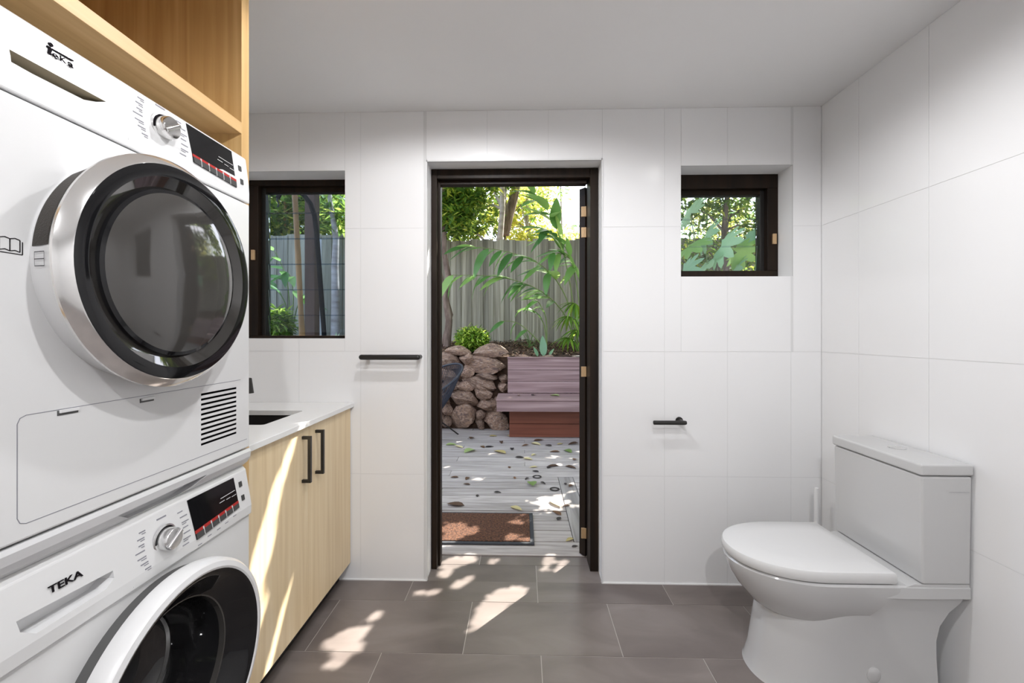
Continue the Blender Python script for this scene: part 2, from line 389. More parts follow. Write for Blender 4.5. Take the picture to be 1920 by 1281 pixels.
# the leaf is hinged on the right and swung outwards a little past a right angle
hx, hy = ay(1085, 700, F1 + .04).x + .030, F1 + .012
lf = thing('door_leaf', (0, 0, 0)); lf.parent = dr; lf.location = Vector((hx, hy, 0.012)) - dr.location
lf.rotation_euler = (0, 0, R(-51))
LW = .74; LH = HT - .052 - .016
def leafpart(name, mb, mat, bevel=.002):
    o = mb.build(name, mat, None, origin=(0, 0, 0), bevel=bevel); o.parent = lf; return o
leafpart('stile', MB().box(-.042, 0, 0, .1, 0, LH), M['brown']); leafpart('stile', MB().box(-.042, 0, LW - .1, LW, 0, LH), M['brown'])
for z0, z1 in ((0, .2), (.95, 1.07), (LH - .11, LH)): leafpart('rail', MB().box(-.042, 0, .1, LW - .1, z0, z1), M['brown'])
for z0, z1 in ((.2, .95), (1.07, LH - .11)): leafpart('door_pane', MB().box(-.024, -.018, .1, LW - .1, z0, z1), M['glass'], 0)
for py in (397, 436, 697, 1000):
    z = ay(1097, py, hy).z
    MB().box(hx - .020, hx - .002, hy - .004, hy + .006, z - .027, z + .027).box(hx - .002, hx + .006, hy - .006, hy + .002, z - .027, z + .027).build('hinge', M['brass'], dr, bevel=.001)

# ------------------------------------------------------------------ louvre windows
def window(n, x0, x1, z0, z1, top, rightst, leftst, bot, zs, glass, latch, label):
    wq = struct(thing('window_%d' % n, ((x0+x1)/2, YB + .15, z0)), label)
    y0, y1 = YB + .118, YB + .2
    box('frame_head', M['brown'], x0, x1, y0, y1, z1 - top, z1, wq, .002)
    box('frame_sill', M['brown'], x0, x1, y0, y1, z0, z0 + bot, wq, .002)
    box('frame_side', M['brown'], x0, x0 + leftst, y0, y1, z0 + bot, z1 - top, wq, .002)
    box('frame_side', M['brown'], x1 - rightst, x1, y0, y1, z0 + bot, z1 - top, wq, .002)
    # inner sub-frame, set back
    yb = y0 + .03
    for a, b in ((x0 + leftst, x0 + leftst + .022), (x1 - rightst - .022, x1 - rightst)):
        box('louvre_channel', M['matt'], a, b, yb, y1 - .008, z0 + bot, z1 - top, wq, .001)
    box('louvre_head', M['brown'], x0 + leftst + .022, x1 - rightst - .022, yb, y1 - .008, z1 - top - .024, z1 - top, wq, .001)
    a, b = x0 + leftst + .024, x1 - rightst - .024
    for q in range(len(zs) - 1):
        lo, hi = zs[q], zs[q+1] + .003
        MB().prism([(a, yb + .034, lo), (a, yb + .040, lo), (a, yb + .026, hi), (a, yb + .020, hi)], (b - a, 0, 0)).build('pane', glass, wq)
    for lx, lz in latch:
        o = box('latch', M['brass'], lx - .009, lx + .009, y0 - .012, y0, lz - .026, lz + .026, wq, .002)
    return wq
window(1, A0, A1, AZ0, AZ1, .030, .03, .050, .014, [AZ0 + .016, 1.29, 1.425, 1.56, 1.695, 1.83, 1.93], M['glassb'], [(A0 + .028, 1.60)],
       'louvre window with dark timber frame above the sink bench')
window(2, B0, B1, BZ0, BZ1, .070, .052, .02, .044, [BZ0 + .046, 1.642, 1.782, 1.90], M['glass'], [(B1 - .022, ay(1446, 448, YB + .11).z)],
       'small louvre window with dark timber frame near the toilet')

# ------------------------------------------------------------------ downlights and added fill lamps
def downlight(x, y, label, power=1.0, beam=140, soft=.65):  # builds the added fill lamps too
    d = thing('downlight', (x, y, ZC), label, 'light')
    rg = MB(); n = 40
    for r, z in ((.052, -.001), (.050, -.006), (.042, -.006), (.036, .0)): pass
    rings = [[(x + r * math.cos(2*math.pi*i/n), y + r * math.sin(2*math.pi*i/n), ZC + z) for i in range(n)] for r, z in ((.054, -.0005), (.052, -.006), (.043, -.006), (.038, -.0025))]
    rg.loft(rings, False, False).build('trim_ring', M['whitep'], d, smooth=True)
    MB().loft([[(x + .038 * math.cos(2*math.pi*i/n), y + .038 * math.sin(2*math.pi*i/n), ZC - z) for i in range(n)] for z in (.0005, .0024)]).build('lens', M['lens'], d)
    l = bpy.data.lights.new('downlight_lamp', 'SPOT'); l.energy = DOWNLIGHT_W * power; l.spot_size = R(beam); l.spot_blend = soft; l.shadow_soft_size = .03; l.color = (.985, .985, 1)
    lo = bpy.data.objects.new('lamp', l); COL.objects.link(lo); lo.parent = d; lo.location = (0, 0, -.012)
downlight(.86, 1.30, 'round recessed downlight above the toilet', .15, 150, .8)
downlight(-.22, 1.30, 'round recessed downlight in front of the doorway', .56, 173, .3)
downlight(.2, .42, 'added fill downlight in the middle of the ceiling above the camera', .78, 173, .3)  # unseen lamp, added to lighten the machines and walls
downlight(.08, -.70, 'added fill downlight behind the camera', 1.15, 174, .3)  # unseen lamp, added for more ambient light

# ------------------------------------------------------------------ laundry tower
GX = -.80
GY0, GY1 = 1.203, 1.236
NY0, NY1 = .545, .578
tw = thing('laundry_tower', ((-1.1), .89, 0), 'warm oak tower cabinet framing the stacked laundry machines', 'cabinet')
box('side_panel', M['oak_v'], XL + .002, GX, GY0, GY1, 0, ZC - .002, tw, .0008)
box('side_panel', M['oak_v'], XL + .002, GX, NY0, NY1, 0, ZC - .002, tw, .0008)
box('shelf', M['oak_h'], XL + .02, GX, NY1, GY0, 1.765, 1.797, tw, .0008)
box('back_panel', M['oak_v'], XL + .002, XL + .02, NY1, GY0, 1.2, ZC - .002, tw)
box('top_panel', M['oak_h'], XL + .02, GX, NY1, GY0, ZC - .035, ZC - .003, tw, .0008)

# machines: face plane X = FX
FX = -.77; U0, U1 = .592, 1.192
def interp(tab, z):
    for (z0, w0), (z1, w1) in zip(tab[:-1], tab[1:]):
        if z <= z1: return w0 + (w1 - w0) * max(0, (z - z0)) / (z1 - z0)
    return tab[-1][1]
class Face:
    def __init__(s, tab): s.tab = tab
    def hit(s, px, py):
        X = FX
        for _ in range(6): p = ax(px, py, X); X = FX + interp(s.tab, p.z)
        return p.y, p.z
    def P(s, y, z, o=0): return Vector((FX + interp(s.tab, z) + o, y, z))
    def poly(s, mb, yz, o0=0, o1=.001):
        mb.loft([[s.P(y, z, o0) for y, z in yz], [s.P(y, z, o1) for y, z in yz]]); return mb
    def pix(s, mb, pts, o0=0, o1=.001): return s.poly(mb, [s.hit(*p) for p in pts], o0, o1)
    def bar(s, mb, a, b, wd, o0=0, o1=.0006):
        (y0, z0), (y1, z1) = a, b; L = math.hypot(y1-y0, z1-z0) or 1; ny, nz = -(z1-z0)/L*wd/2, (y1-y0)/L*wd/2
        return s.poly(mb, [(y0+ny, z0+nz), (y0-ny, z0-nz), (y1-ny, z1-nz), (y1+ny, z1+nz)], o0, o1)
def profile_block(mb, tab, y0, y1, xback):
    pts = [(xback, y0, tab[0][0])] + [(FX + w_, y0, z) for z, w_ in tab] + [(xback, y0, tab[-1][0])]
    return mb.prism(pts, (0, y1 - y0, 0))
def knob(face, parent, cy, cz, r, mat):
    """a ring, a dark gap and a domed dial with a diagonal grip bar"""
    c = face.P(cy, cz); x = c.x
    MB().lathe([(r*1.28, 0), (r*1.28, .002), (r*1.14, .003), (r*1.12, .001)], x - .0005, cy, cz, 48).build('dial_ring', M['satin'], parent, smooth=True)
    MB().lathe([(r*1.13, .0008), (0.0001, .0012)], x, cy, cz, 48).build('dial_gap', M['ink'], parent)
    k = MB().lathe([(r*.98, .001), (r, .006), (r*.97, .020), (r*.9, .0225), (r*.5, .0235), (.0001, .0235)], x, cy, cz, 56).build('dial', mat, parent, smooth=True)
    a = R(35); dy, dz = math.cos(a), math.sin(a); wv = r * .2
    pts = [(-.93, -1), (.93, -1), (.93, 1), (-.93, 1)]
    MB().loft([[Vector((x + .0233, cy + dy*r*u - dz*wv*v, cz + dz*r*u + dy*wv*v)) for u, v in pts], [Vector((x + .0265, cy + dy*r*u*.96 - dz*wv*.7*v, cz + dz*r*u*.96 + dy*wv*.7*v)) for u, v in pts]]).build('grip_bar', mat, k, bevel=.0012)
def display(face, parent, quad, nkeys=6):
    """quad: pixel corners of the black window tl, tr, br, bl; red strip and keys along its lower edge"""
    tl, tr_, br, bl = [Vector((*face.hit(*p), 0)) for p in quad]
    d = face.poly(MB(), [(q.x, q.y) for q in (tl, tr_, br, bl)], 0, .0014).build('display', M['blackg'], parent)
    def q(u, v): a = tl.lerp(tr_, u); b = bl.lerp(br, u); c = a.lerp(b, v); return (c.x, c.y)
    face.poly(MB(), [q(0, .775), q(1, .775), q(1, .85), q(0, .85)], .0012, .0020).build('indicator_strip', M['red'], d)
    for i in range(nkeys):
        a, b = i / nkeys + .008, (i + 1) / nkeys - .012
        face.poly(MB(), [q(a, .85), q(b, .85), q(b, .995), q(a, .995)], .0012, .0032).build('key', M['key'], d)
        if i: face.poly(MB(), [q(i/nkeys - .014, .79), q(i/nkeys + .010, .79), q(i/nkeys + .010, 1.0), q(i/nkeys - .014, 1.0)], .0012, .0026).build('key_divider', M['inkw'], d)
    mk = MB()
    for v, u0, u1 in ((.40, .62, .97), (.50, .58, .70), (.52, .74, .84), (.54, .87, .98)): face.bar(mk, q(u0, v), q(u1, v), .0015, .0014, .0018)
    mk.build('display_marks', M['inkw'], d)['kind'] = 'stuff'
def small_keys(face, parent, pts, s):
    for px, py in pts:
        y, z = face.hit(px, py)
        face.poly(MB(), [(y - s*.5, z + s*.62), (y + s*.5, z + s*.62), (y + s*.5, z - s*.62), (y - s*.5, z - s*.62)], 0, .002).build('key', M['key'], parent)
def dial_marks(face, parent, cy, cz, r, mat):
    mk = MB(); rnd = random.Random(4)
    for side in (-1, 1):
        for i in range(7):
            z = cz + r * 2.0 * (1 - i / 3.0) * .78
            y0 = cy + side * (r * 1.75 + .010 * (1 - ((i - 3) / 3.0) ** 2) * .8); L = rnd.uniform(.012, .022)
            face.bar(mk, (y0, z), (y0 + side * L, z), .0022)
            if rnd.random() < .6: face.bar(mk, (y0, z - .0042), (y0 + side * L * .6, z - .0042), .0016)
    face.bar(mk, (cy - .012, cz + r * 1.9), (cy + .012, cz + r * 1.9), .003)
    mk.build('program_marks', mat, parent)['kind'] = 'stuff'
def letters(face, parent, body, cy, cz, size, sx=1.0, slant=0.0):
    me = text_mesh(body, size)
    o = bpy.data.objects.new('brand_lettering', me); COL.objects.link(o); me.materials.append(M['ink'])
    c = face.P(cy, cz, .0018)
    mtx = Matrix(((0, 0, 1), (1, 0, 0), (0, 1, 0))).to_4x4()
    for v in me.vertices: v.co = Vector((v.co.x * sx + slant * v.co.y, v.co.y, v.co.z))
    tilt = math.atan2(interp(face.tab, cz + .01) - interp(face.tab, cz - .01), .02)
    me.transform(Matrix.Rotation(tilt, 4, 'Y') @ mtx)
    o.parent = parent; o.location = c - parent.location
    return o
def book_icon(face, parent, cy, cz, s, o=0.0002, seg=None):
    mk = MB(); L = [((-1,.7),(-.5,.85)),((-.5,.85),(0,.7)),((0,.7),(.5,.85)),((.5,.85),(1,.7)),((-1,.7),(-1,-.7)),((1,.7),(1,-.7)),((0,.7),(0,-.7)),((-1,-.7),(-.5,-.55)),((-.5,-.55),(0,-.7)),((0,-.7),(.5,-.55)),((.5,-.55),(1,-.7)),((1.25,.55),(1.25,-.95)),((1.25,-.95),(-1,-.95))]
    for a, b in L: face.bar(mk, (cy + a[0]*s, cz + a[1]*s), (cy + b[0]*s, cz + b[1]*s), .0012, o, o + .0005)
    mk.build('manual_symbol', M['ink'], parent)

# ---- tumble dryer (upper machine)
dy = thing('tumble_dryer', (-1.06, .892, .877), 'white tumble dryer with chrome-ringed smoked door stacked on top', 'dryer')
ZB, ZP, ZT = .877, 1.561, 1.693
dt = [(ZP, .0005), (1.590, .0005), (1.612, -.0005), (1.686, -.010), (ZT, -.018)]
DF = Face([(ZB, 0), (ZP - .0001, 0)] + dt); PF = Face(dt)
body = box('body', M['white'], FX, -1.36, U0, U1, ZB, ZP - .003, dy, .004)
vc = MB()
for i in range(11):
    a = DF.hit(377, 740 + i * 9.6); b = DF.hit(443, 728 + i * 8.15)
    z = (a[1] + b[1]) / 2
    vc.box(FX - .02, FX + .01, a[0], b[0], z - .0026, z + .0026)
cut(body, vc.build('vent_cutter', M['ink']))  # slot walls coloured dark for the shade inside the vents
box('vent_back', M['ink'], FX - .0195, FX - .019, 1.06, 1.185, .95, 1.12, dy)
pan = profile_block(MB(), dt, U0, U1, -1.36).build('control_panel', M['white'], dy, bevel=.003)
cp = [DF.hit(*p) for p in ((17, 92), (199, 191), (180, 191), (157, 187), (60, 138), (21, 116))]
cut(pan, MB().loft([[(FX - .04, y, z) for y, z in cp], [(FX + .03, y, z) for y, z in cp]]).build('recess_cutter', M['recess_shade']))
box('recess_back', M['grille'], FX - .041, FX - .039, cp[0][0] - .006, cp[2][0] + .006, 1.575, 1.70 - .02, dy)  # dark plate, more of the painted shade behind the drawer grip
# scoop below the drawer grip
PF.bar(MB(), DF.hit(222, 152), DF.hit(241, 262), .0012, 0, .0006).build('drawer_seam', M['silver'], dy)
knob(DF, dy, *DF.hit(305, 240), .0235, M['chrome'])
dial_marks(DF, dy, *DF.hit(305, 240), .0235, M['inkl'])
display(DF, dy, ((348, 231), (433, 284), (443, 352), (362, 304)))
small_keys(DF, dy, ((449, 316), (453, 341)), .011)
# brand lettering: a tall t whose bar runs over the small letters, with a round dot on top
lg = MB()
DF.bar(lg, DF.hit(86, 86.4), DF.hit(135.7, 114.2), .0024, .0002, .0024)
DF.bar(lg, DF.hit(92.8, 90), DF.hit(91.2, 101.5), .0046, .0002, .0024)
dcy, dcz = DF.hit(93.8, 83.6)
DF.poly(lg, [(dcy + .0036 * math.cos(2*math.pi*i/16), dcz + .0036 * math.sin(2*math.pi*i/16)) for i in range(16)], .0002, .0024)
lg.build('brand_lettering', M['ink'], dy)
for ch_, px_, py_, sz_ in (('e', 101.5, 103.8, .0165), ('K', 115.5, 112.2, .0120), ('a', 130.3, 120.6, .0165)): letters(DF, dy, ch_, *DF.hit(px_, py_), sz_, 1.25)
# condenser flap: seam lines, two catches
q = [DF.hit(*p) for p in ((32, 782), (455, 712), (460, 838), (32, 990))]
fy0, fy1, fz0, fz1 = q[0][0], 1.165, .902, 1.070
sm = MB(); c_ = .012
path = [(fy0, fz0 + c_), (fy0, fz1 - c_), (fy0 + c_*.3, fz1 - c_*.3), (fy0 + c_, fz1), (fy1 - c_, fz1)]
for a, b in zip(path[:-1], path[1:]): DF.bar(sm, a, b, .0011, 0, .0004)
path = [(fy0, fz0 + c_), (fy0 + c_*.3, fz0 + c_*.3), (fy0 + c_, fz0), (fy1 + .015, fz0)]
for a, b in zip(path[:-1], path[1:]): DF.bar(sm, a, b, .0011, 0, .0004)
sm.build('flap_seam', M['inkl'], dy)
for px0, px1, py in ((107, 146, 774), (262, 288, 751)):
    a = DF.hit(px0, py); b = DF.hit(px1, py)
    c1 = MB().box(FX - .0002, FX + .0008, a[0], b[0], a[1] - .0055, a[1] + .003).build('catch_shadow', M['rubber'], dy)  # dark plate drawn as the shadow at the catch's lower left
    MB().box(FX + .0006, FX + .004, a[0] + .002, b[0], a[1] - .0015, a[1] + .004).build('catch', M['whitep'], c1, bevel=.0008)
# door
cy, cz = .865, 1.318
MB().lathe([(.2130, -.001), (.2160, .018), (.2230, .038), (.2270, .0485)], FX, cy, cz, 96).build('door_base_ring', M['whitep'], dy, smooth=True)
MB().lathe([(.2262, .0475), (.2298, .0500), (.2293, .0535)], FX, cy, cz, 128).build('door_ring_edge', M['chrome'], dy, smooth=True)
MB().lathe([(.2293, .0535), (.2150, .0695), (.2132, .0705)], FX, cy, cz, 128).build('door_ring', M['chromeb'], dy, smooth=True)
MB().lathe([(.2132, .0705), (.2115, .0712), (.1900, .0710)], FX, cy, cz, 96).build('door_rim', M['blackg'], dy, smooth=True)
MB().lathe([(.1900, .0710), (.1680, .0590)], FX, cy, cz, 96).build('door_bezel', M['ringg'], dy, smooth=True)
MB().lathe([(.1680, .0590), (.1660, .0640), (.1590, .0665)], FX, cy, cz, 96).build('glass_rim', M['blackg'], dy, smooth=True)
MB().lathe([(.1590, .0665), (.1450, .0700), (.1200, .0740), (.08, .0770), (.04, .0785), (.0001, .0790)], FX, cy, cz, 96).build('door_glass', M['smoke'], dy, smooth=True)
MB().lathe([(.2142, .004), (.2155, .008), (.2230, .034), (.2252, .040), (.2256, .043)], FX, cy, cz, 30, 136, 176).build('door_grip', M['grille'], dy, smooth=True)
book_icon(DF, dy, *DF.hit(18, 459), .013)
bk = MB()
def _rr(o): return .2133 + (.2230 - .2133) * o / .037
for a0_, a1_, o0_, o1_ in ((178.5, 184.5, .012, .0128), (178.5, 184.5, .034, .0348), (178.5, 178.8, .012, .0345), (181.4, 181.7, .012, .0345), (184.2, 184.5, .012, .0345)):
    bk.lathe([(_rr(o0_) + .001, o0_), (_rr(o1_) + .001, o1_)], FX, cy, cz, 6, a0_, a1_)
bk.build('manual_symbol', M['ink'], dy)

# ---- stacking kit between the machines
sk = thing('stacking_kit', (-1.06, .892, .825), 'pale grey stacking shelf with pull-out grip between the two machines', 'shelf')
kt = [(.826, -.018), (.836, -.006), (.850, .002), (.866, .004), (.8735, .0)]
kb = profile_block(MB(), kt, U0, U1, -1.36).build('tray', M['silver'], sk, smooth=True)
KF = Face(kt)
kp = [KF.hit(*p) for p in ((220, 968), (388, 890), (362, 912), (330, 930), (240, 972))]
cut(kb, MB().loft([[(FX - .03, y, z) for y, z in kp], [(FX + .03, y, z) for y, z in kp]]).build('grip_cutter', M['silver']))
box('grip_back', M['silver'], FX - .031, FX - .029, kp[0][0], kp[1][0], .828, .872, sk)

# ---- washing machine (lower machine)
wm = thing('washing_machine', (-1.06, .892, 0), 'white front-loading washing machine with black porthole below the dryer', 'washing machine')
wt = [(.690, .006), (.715, .007), (.735, .004), (.815, -.010), (.8255, -.019)]
WF = Face([(0, 0), (.6899, 0)] + wt)
wbody = box('body', M['white'], FX, -1.36, U0, U1, .055, .688, wm, .004)
box('plinth', M['whitep'], FX - .004, -1.36, U0 + .004, U1 - .004, .012, .052, wm, .003)
for x_ in (FX - .05, -1.3):
    for y_ in (U0 + .06, U1 - .06): MB().tube([(x_, y_, 0), (x_, y_, .013)], .02, 16).build('foot', M['rubber'], wm)
pw_ = profile_block(MB(), wt, U0, U1, -1.36).build('control_panel', M['white'], wm, bevel=.003)
cp = [WF.hit(*p) for p in ((30, 1166), (212, 1070), (214, 1084), (198, 1106), (68, 1188), (38, 1186))]
cut(pw_, MB().loft([[(FX - .028, y, z) for y, z in cp], [(FX + .03, y, z) for y, z in cp]]).build('recess_cutter', M['whitep']))
box('recess_back', M['whitep'], FX - .0285, FX - .027, cp[0][0] - .006, cp[1][0] + .006, .70, .80, wm)
WF.bar(MB(), WF.hit(227, 988), WF.hit(251, 1102), .0012, 0, .0006).build('drawer_seam', M['silver'], wm)
ky, kz = WF.hit(309, 1010)
knob(WF, wm, ky, kz, .0235, M['satin']); dial_marks(WF, wm, ky, kz, .0235, M['inkl'])
display(WF, wm, ((350, 939), (437, 896), (448, 951), (368, 1013)))
small_keys(WF, wm, ((450, 908), (455, 933)), .011)
letters(WF, wm, 'TEKA', *WF.hit(122, 1091), .0165, 1.35)
mk = MB()
for px, py in ((375, 1021), (393, 1004), (410, 992), (425, 980), (440, 967)):
    y, z = WF.hit(px, py); WF.bar(mk, (y - .006, z), (y + .006, z), .002)
mk.build('key_captions', M['inkl'], wm)['kind'] = 'stuff'
cy, cz = .897, .446
cut(wbody, MB().lathe([(.0001, -.16), (.150, -.16), (.172, .02), (.0001, .02)], FX, cy, cz, 64).build('porthole_cutter', M['ink']))
MB().lathe([(.232, -.001), (.234, .026)], FX, cy, cz, 96).build('door_seal', M['rubber'], wm, smooth=True)
MB().lathe([(.230, .024), (.242, .028), (.2455, .040), (.2440, .058), (.2370, .068), (.2260, .071), (.2215, .069)], FX, cy, cz, 96).build('door_ring', M['whitep'], wm, smooth=True)
MB().lathe([(.2215, .069), (.2180, .0685), (.2050, .0600), (.1780, .0300), (.1660, .0220)], FX, cy, cz, 96).build('door_rim', M['blackg'], wm, smooth=True)
MB().lathe([(.1660, .0220), (.1630, .0210), (.1600, .0100)], FX, cy, cz, 96).build('bowl_edge', M['smoke'], wm, smooth=True)
bw = MB().lathe([(.1600, .0100), (.1480, -.050), (.1350, -.095), (.1150, -.115), (.06, -.122), (.0001, -.124)], FX, cy, cz, 96).build('door_bowl', M['bowl'], wm, smooth=True)
MB().lathe([(.1320, -.094), (.1300, -.090), (.1270, -.0975)], FX, cy, cz, 72).build('drum_edge', M['satin'], bw, smooth=True)

# ------------------------------------------------------------------ sink bench
CX = -.833
bc = thing('sink_cabinet', (-1.13, 1.64, 0), 'pale oak sink cabinet with two doors and black pull handles', 'cabinet')
ZBT = .86; CB = .087; CTP = .838
CY0 = GY1 + .002; CY1 = YB - .006
SP = ax(579, 900, CX).y
box('carcass', M['oak'], CX - .020, XL + .004, CY0, CY1, CB, CTP, bc)
cut(bc.children[0], MB().box(XL + .03, CX - .07, 1.5, 1.9, .6, .9).build('cutter', M['oak']))
box('kick_board', M['matt'], CX - .055, CX - .070, CY0, CY1, .001, CB, bc)  # black colour stands for the shadow under the cabinet
for (a, b, hpx, hy0, hy1) in ((CY0 + .002, SP - .0012, 572, 818, 905), (SP + .0012, CY1 - .001, 597, 806, 888)):
    d = box('cabinet_door', M['oak'], CX, CX - .0185, a, b, CB + .001, CTP - .004, bc, .0006)
    p0 = ax(hpx - 5, hy0, CX); p1 = ax(hpx - 5, hy1, CX)
    hb = MB(); so_ = .034; t_ = .0115
    hb.box(CX + so_ - t_, CX + so_, p0.y - t_/2, p0.y + t_/2, p1.z, p0.z)
    for zz in (p1.z, p0.z - t_): hb.box(CX, CX + so_ - t_ + .0005, p0.y - t_/2, p0.y + t_/2, zz, zz + t_)
    hb.build('handle', M['matt'], d, bevel=.0006)
bt = box('benchtop', M['stone'], -.818, XL + .002, CY0, YB - .001, .840, ZBT, None, .0015, origin=(-1.13, 1.64, .840))
tag(bt, 'white stone benchtop over the oak sink cabinet', 'benchtop')
S = [az(564, 771, ZBT), az(502, 797, ZBT)]
sx1 = -.952; sx0 = XL + .09; sy0, sy1 = S[1].y, S[0].y + .01
c = MB().box(sx0, sx1, sy0, sy1, .8, .9).build('cutter', M['stone'], bevel=.012); cut(bt, c)
si = thing('sink', ((sx0 + sx1)/2, (sy0 + sy1)/2, .66), 'black undermount sink sunk into the white benchtop', 'sink')
e = .003; wth = .008
bs = MB(); zt = .8398
bs.box(sx0 - e - wth, sx0 - e, sy0 - e - wth, sy1 + e + wth, .66, zt).box(sx1 + e, sx1 + e + wth, sy0 - e - wth, sy1 + e + wth, .66, zt)
bs.box(sx0 - e, sx1 + e, sy0 - e - wth, sy0 - e, .66, zt).box(sx0 - e, sx1 + e, sy1 + e, sy1 + e + wth, .66, zt).box(sx0 - e, sx1 + e, sy0 - e, sy1 + e, .66, .668)
bs.build('basin', M['sink'], si)
MB().tube([((sx0 + sx1)/2, (sy0 + sy1)/2, .668), ((sx0 + sx1)/2, (sy0 + sy1)/2, .671)], .04, 24).build('drain', M['satin'], si)
# tap
tp = ay(474, 716, 1.66); tx = XL + .045
ta = thing('tap', (tx, 1.66, ZBT), 'black mixer tap mostly hidden behind the laundry tower', 'tap')
MB().tube([(tx, 1.66, ZBT), (tx, 1.66, ZBT + .03)], .024, 20).build('base', M['matt'], ta, smooth=True)
MB().tube([(tx, 1.66, ZBT + .02), (tx, 1.66, .99), (tx + .02, 1.66, 1.02), (tx + .09, 1.66, 1.03), (tp.x - .012, 1.66, tp.z + .003), (tp.x - .01, 1.66, tp.z - .045)], .013, 14).build('spout', M['matt'], ta, smooth=True)
MB().tube([(tx, 1.69, ZBT + .04), (tx, 1.73, ZBT + .07)], .006, 10).build('lever', M['matt'], ta, smooth=True)

# ------------------------------------------------------------------ towel rail and roll holder
def capsule(pts, r): return MB().tube(pts, r, 20)
yr = YB - .058
a = ay(673, 670, yr); b = ay(788, 670, yr)
tr = thing('towel_rail', ((a.x + b.x)/2, YB - .03, a.z), 'black towel rail on the white wall between window and door', 'towel rail')
n_ = 6; prt = []
for q_ in range(n_ + 1): prt.append((a.x + .012 - .012 * math.cos(math.pi/2 * q_/n_), .0125 * max(.05, math.sin(math.pi/2 * q_/n_))))
prt += [(b.x - (x_ - a.x), r_) for x_, r_ in reversed(prt)]
MB().tube([(x_, yr, a.z) for x_, r_ in prt], [r_ for x_, r_ in prt], 20).build('bar', M['matt'], tr, smooth=True)
for x_ in (a.x + .035, b.x - .014): MB().tube([(x_, yr, a.z), (x_, YB + .0005, a.z)], .010, 18).build('wall_post', M['matt'], tr, smooth=True)
yh = YB - .055
a = ay(1225, 797, yh); b = ay(1287, 793, yh)
rh = thing('toilet_roll_holder', (b.x, YB - .03, b.z), 'black empty toilet roll holder on the white wall', 'roll holder')
MB().tube([(a.x, yh, b.z), (a.x + .003, yh, b.z), (b.x - .006, yh, b.z), (b.x, yh, b.z)], [.007, .010, .010, .008], 20).build('bar', M['matt'], rh, smooth=True)
MB().tube([(b.x - .014, yh, b.z), (b.x - .014, YB + .0005, b.z)], .010, 18).build('wall_post', M['matt'], rh, smooth=True)
MB().tube([(b.x - .014, YB - .006, b.z), (b.x - .014, YB + .0005, b.z)], .017, 22).build('wall_plate', M['matt'], rh, smooth=True)

# ------------------------------------------------------------------ toilet
TY = 1.566
to = thing('toilet', (1.15, TY, 0), 'white close-coupled toilet with closed lid against the right wall', 'toilet')
def dring(xf, xb, h, z, n=40, pw=2.0, xm=None, zf=None):
    """D outline: rounded towards -X, square towards the wall"""
    xm = xm if xm is not None else xf + min(h * 1.35, (xb - xf) * .75)
    pts = []
    for i in range(n + 1):
        t = math.pi / 2 + math.pi * i / n
        cx_, sy_ = math.cos(t), math.sin(t)
        pts.append((xm + (xm - xf) * math.copysign(abs(cx_) ** (2/pw), cx_), TY + h * math.copysign(abs(sy_) ** (2/pw), sy_)))
    for i in range(1, 6): pts.append((xm + (xb - xm) * i / 6, TY - h))
    pts.append((xb, TY - h)); pts.append((xb, TY + h))
    for i in range(1, 6): pts.append((xb - (xb - xm) * i / 6, TY + h))
    return [(x_, y_, z) for x_, y_ in pts]
B = [dring(*q_) for q_ in ((.94, 1.02, .05, .200), (.87, 1.06, .098, .215), (.822, 1.10, .134, .25), (.780, 1.13, .160, .30), (.752, 1.16, .176, .345), (.738, 1.19, .183, .380), (.736, 1.19, .185, .394), (.743, 1.19, .180, .4005))]
MB().loft(B).build('bowl', M['ceramic'], to, smooth=True)
Pd = [dring(*q_, pw=2.2) for q_ in ((.808, 1.352, .160, 0), (.814, 1.348, .155, .012), (.826, 1.340, .148, .06), (.838, 1.338, .144, .14), (.848, 1.338, .143, .20), (.862, 1.345, .147, .25), (.890, 1.368, .154, .30), (.93, 1.392, .164, .335), (.95, 1.402, .170, .362))]
MB().loft(Pd).build('pedestal', M['ceramic'], to, smooth=True)
def plat(z, k_): return [(x_, TY - h_ * k_, z + dz_) for x_, h_, dz_ in PX] + [(x_, TY + h_ * k_, z + dz_) for x_, h_, dz_ in reversed(PX)]
PX = [(.97, .150, 0), (1.06, .168, 0), (1.14, .178, 0), (1.20, .1825, 0), (1.26, .1840, 0), (1.34, .1845, 0), (1.405, .1845, 0)]
pl0 = [(x_, h_, .006 * (x_ - 1.0) / .4) for x_, h_, _ in PX]; PXt = PX
PX = pl0; r0_ = plat(.352, .97); r1_ = plat(.356, 1.0); PX = PXt
MB().loft([r0_, r1_, plat(.394, 1.0), plat(.3985, .975)]).build('platform', M['ceramic'], to, smooth=True)
MB().prism([(1.205, TY - .182, .395), (1.405, TY - .182, .395), (1.405, TY - .182, .4065), (1.236, TY - .182, .4065)], (0, .364, 0)).build('tank_ledge', M['ceramic'], to, bevel=.002)
S0 = [dring(*q_, pw=2.1) for q_ in ((.753, 1.172, .170, .4005), (.750, 1.174, .172, .4015), (.750, 1.174, .172, .4035), (.753, 1.172, .170, .4045))]
MB().loft(S0).build('seat', M['seat'], to, smooth=True)
S1 = [dring(*q_, pw=2.1) for q_ in ((.746, 1.172, .178, .4046), (.737, 1.176, .184, .4062), (.733, 1.178, .186, .412), (.732, 1.178, .187, .432), (.736, 1.175, .184, .4395), (.746, 1.169, .177, .4432), (.83, 1.13, .10, .4445))]
MB().loft(S1).build('lid', M['seat'], to, smooth=True)
for s_ in (-.075, .075): MB().tube([(1.178, TY + s_ - .02, .413), (1.178, TY + s_ + .02, .413)], .011, 14).build('hinge', M['seat'], to, smooth=True)
TF = 1.250
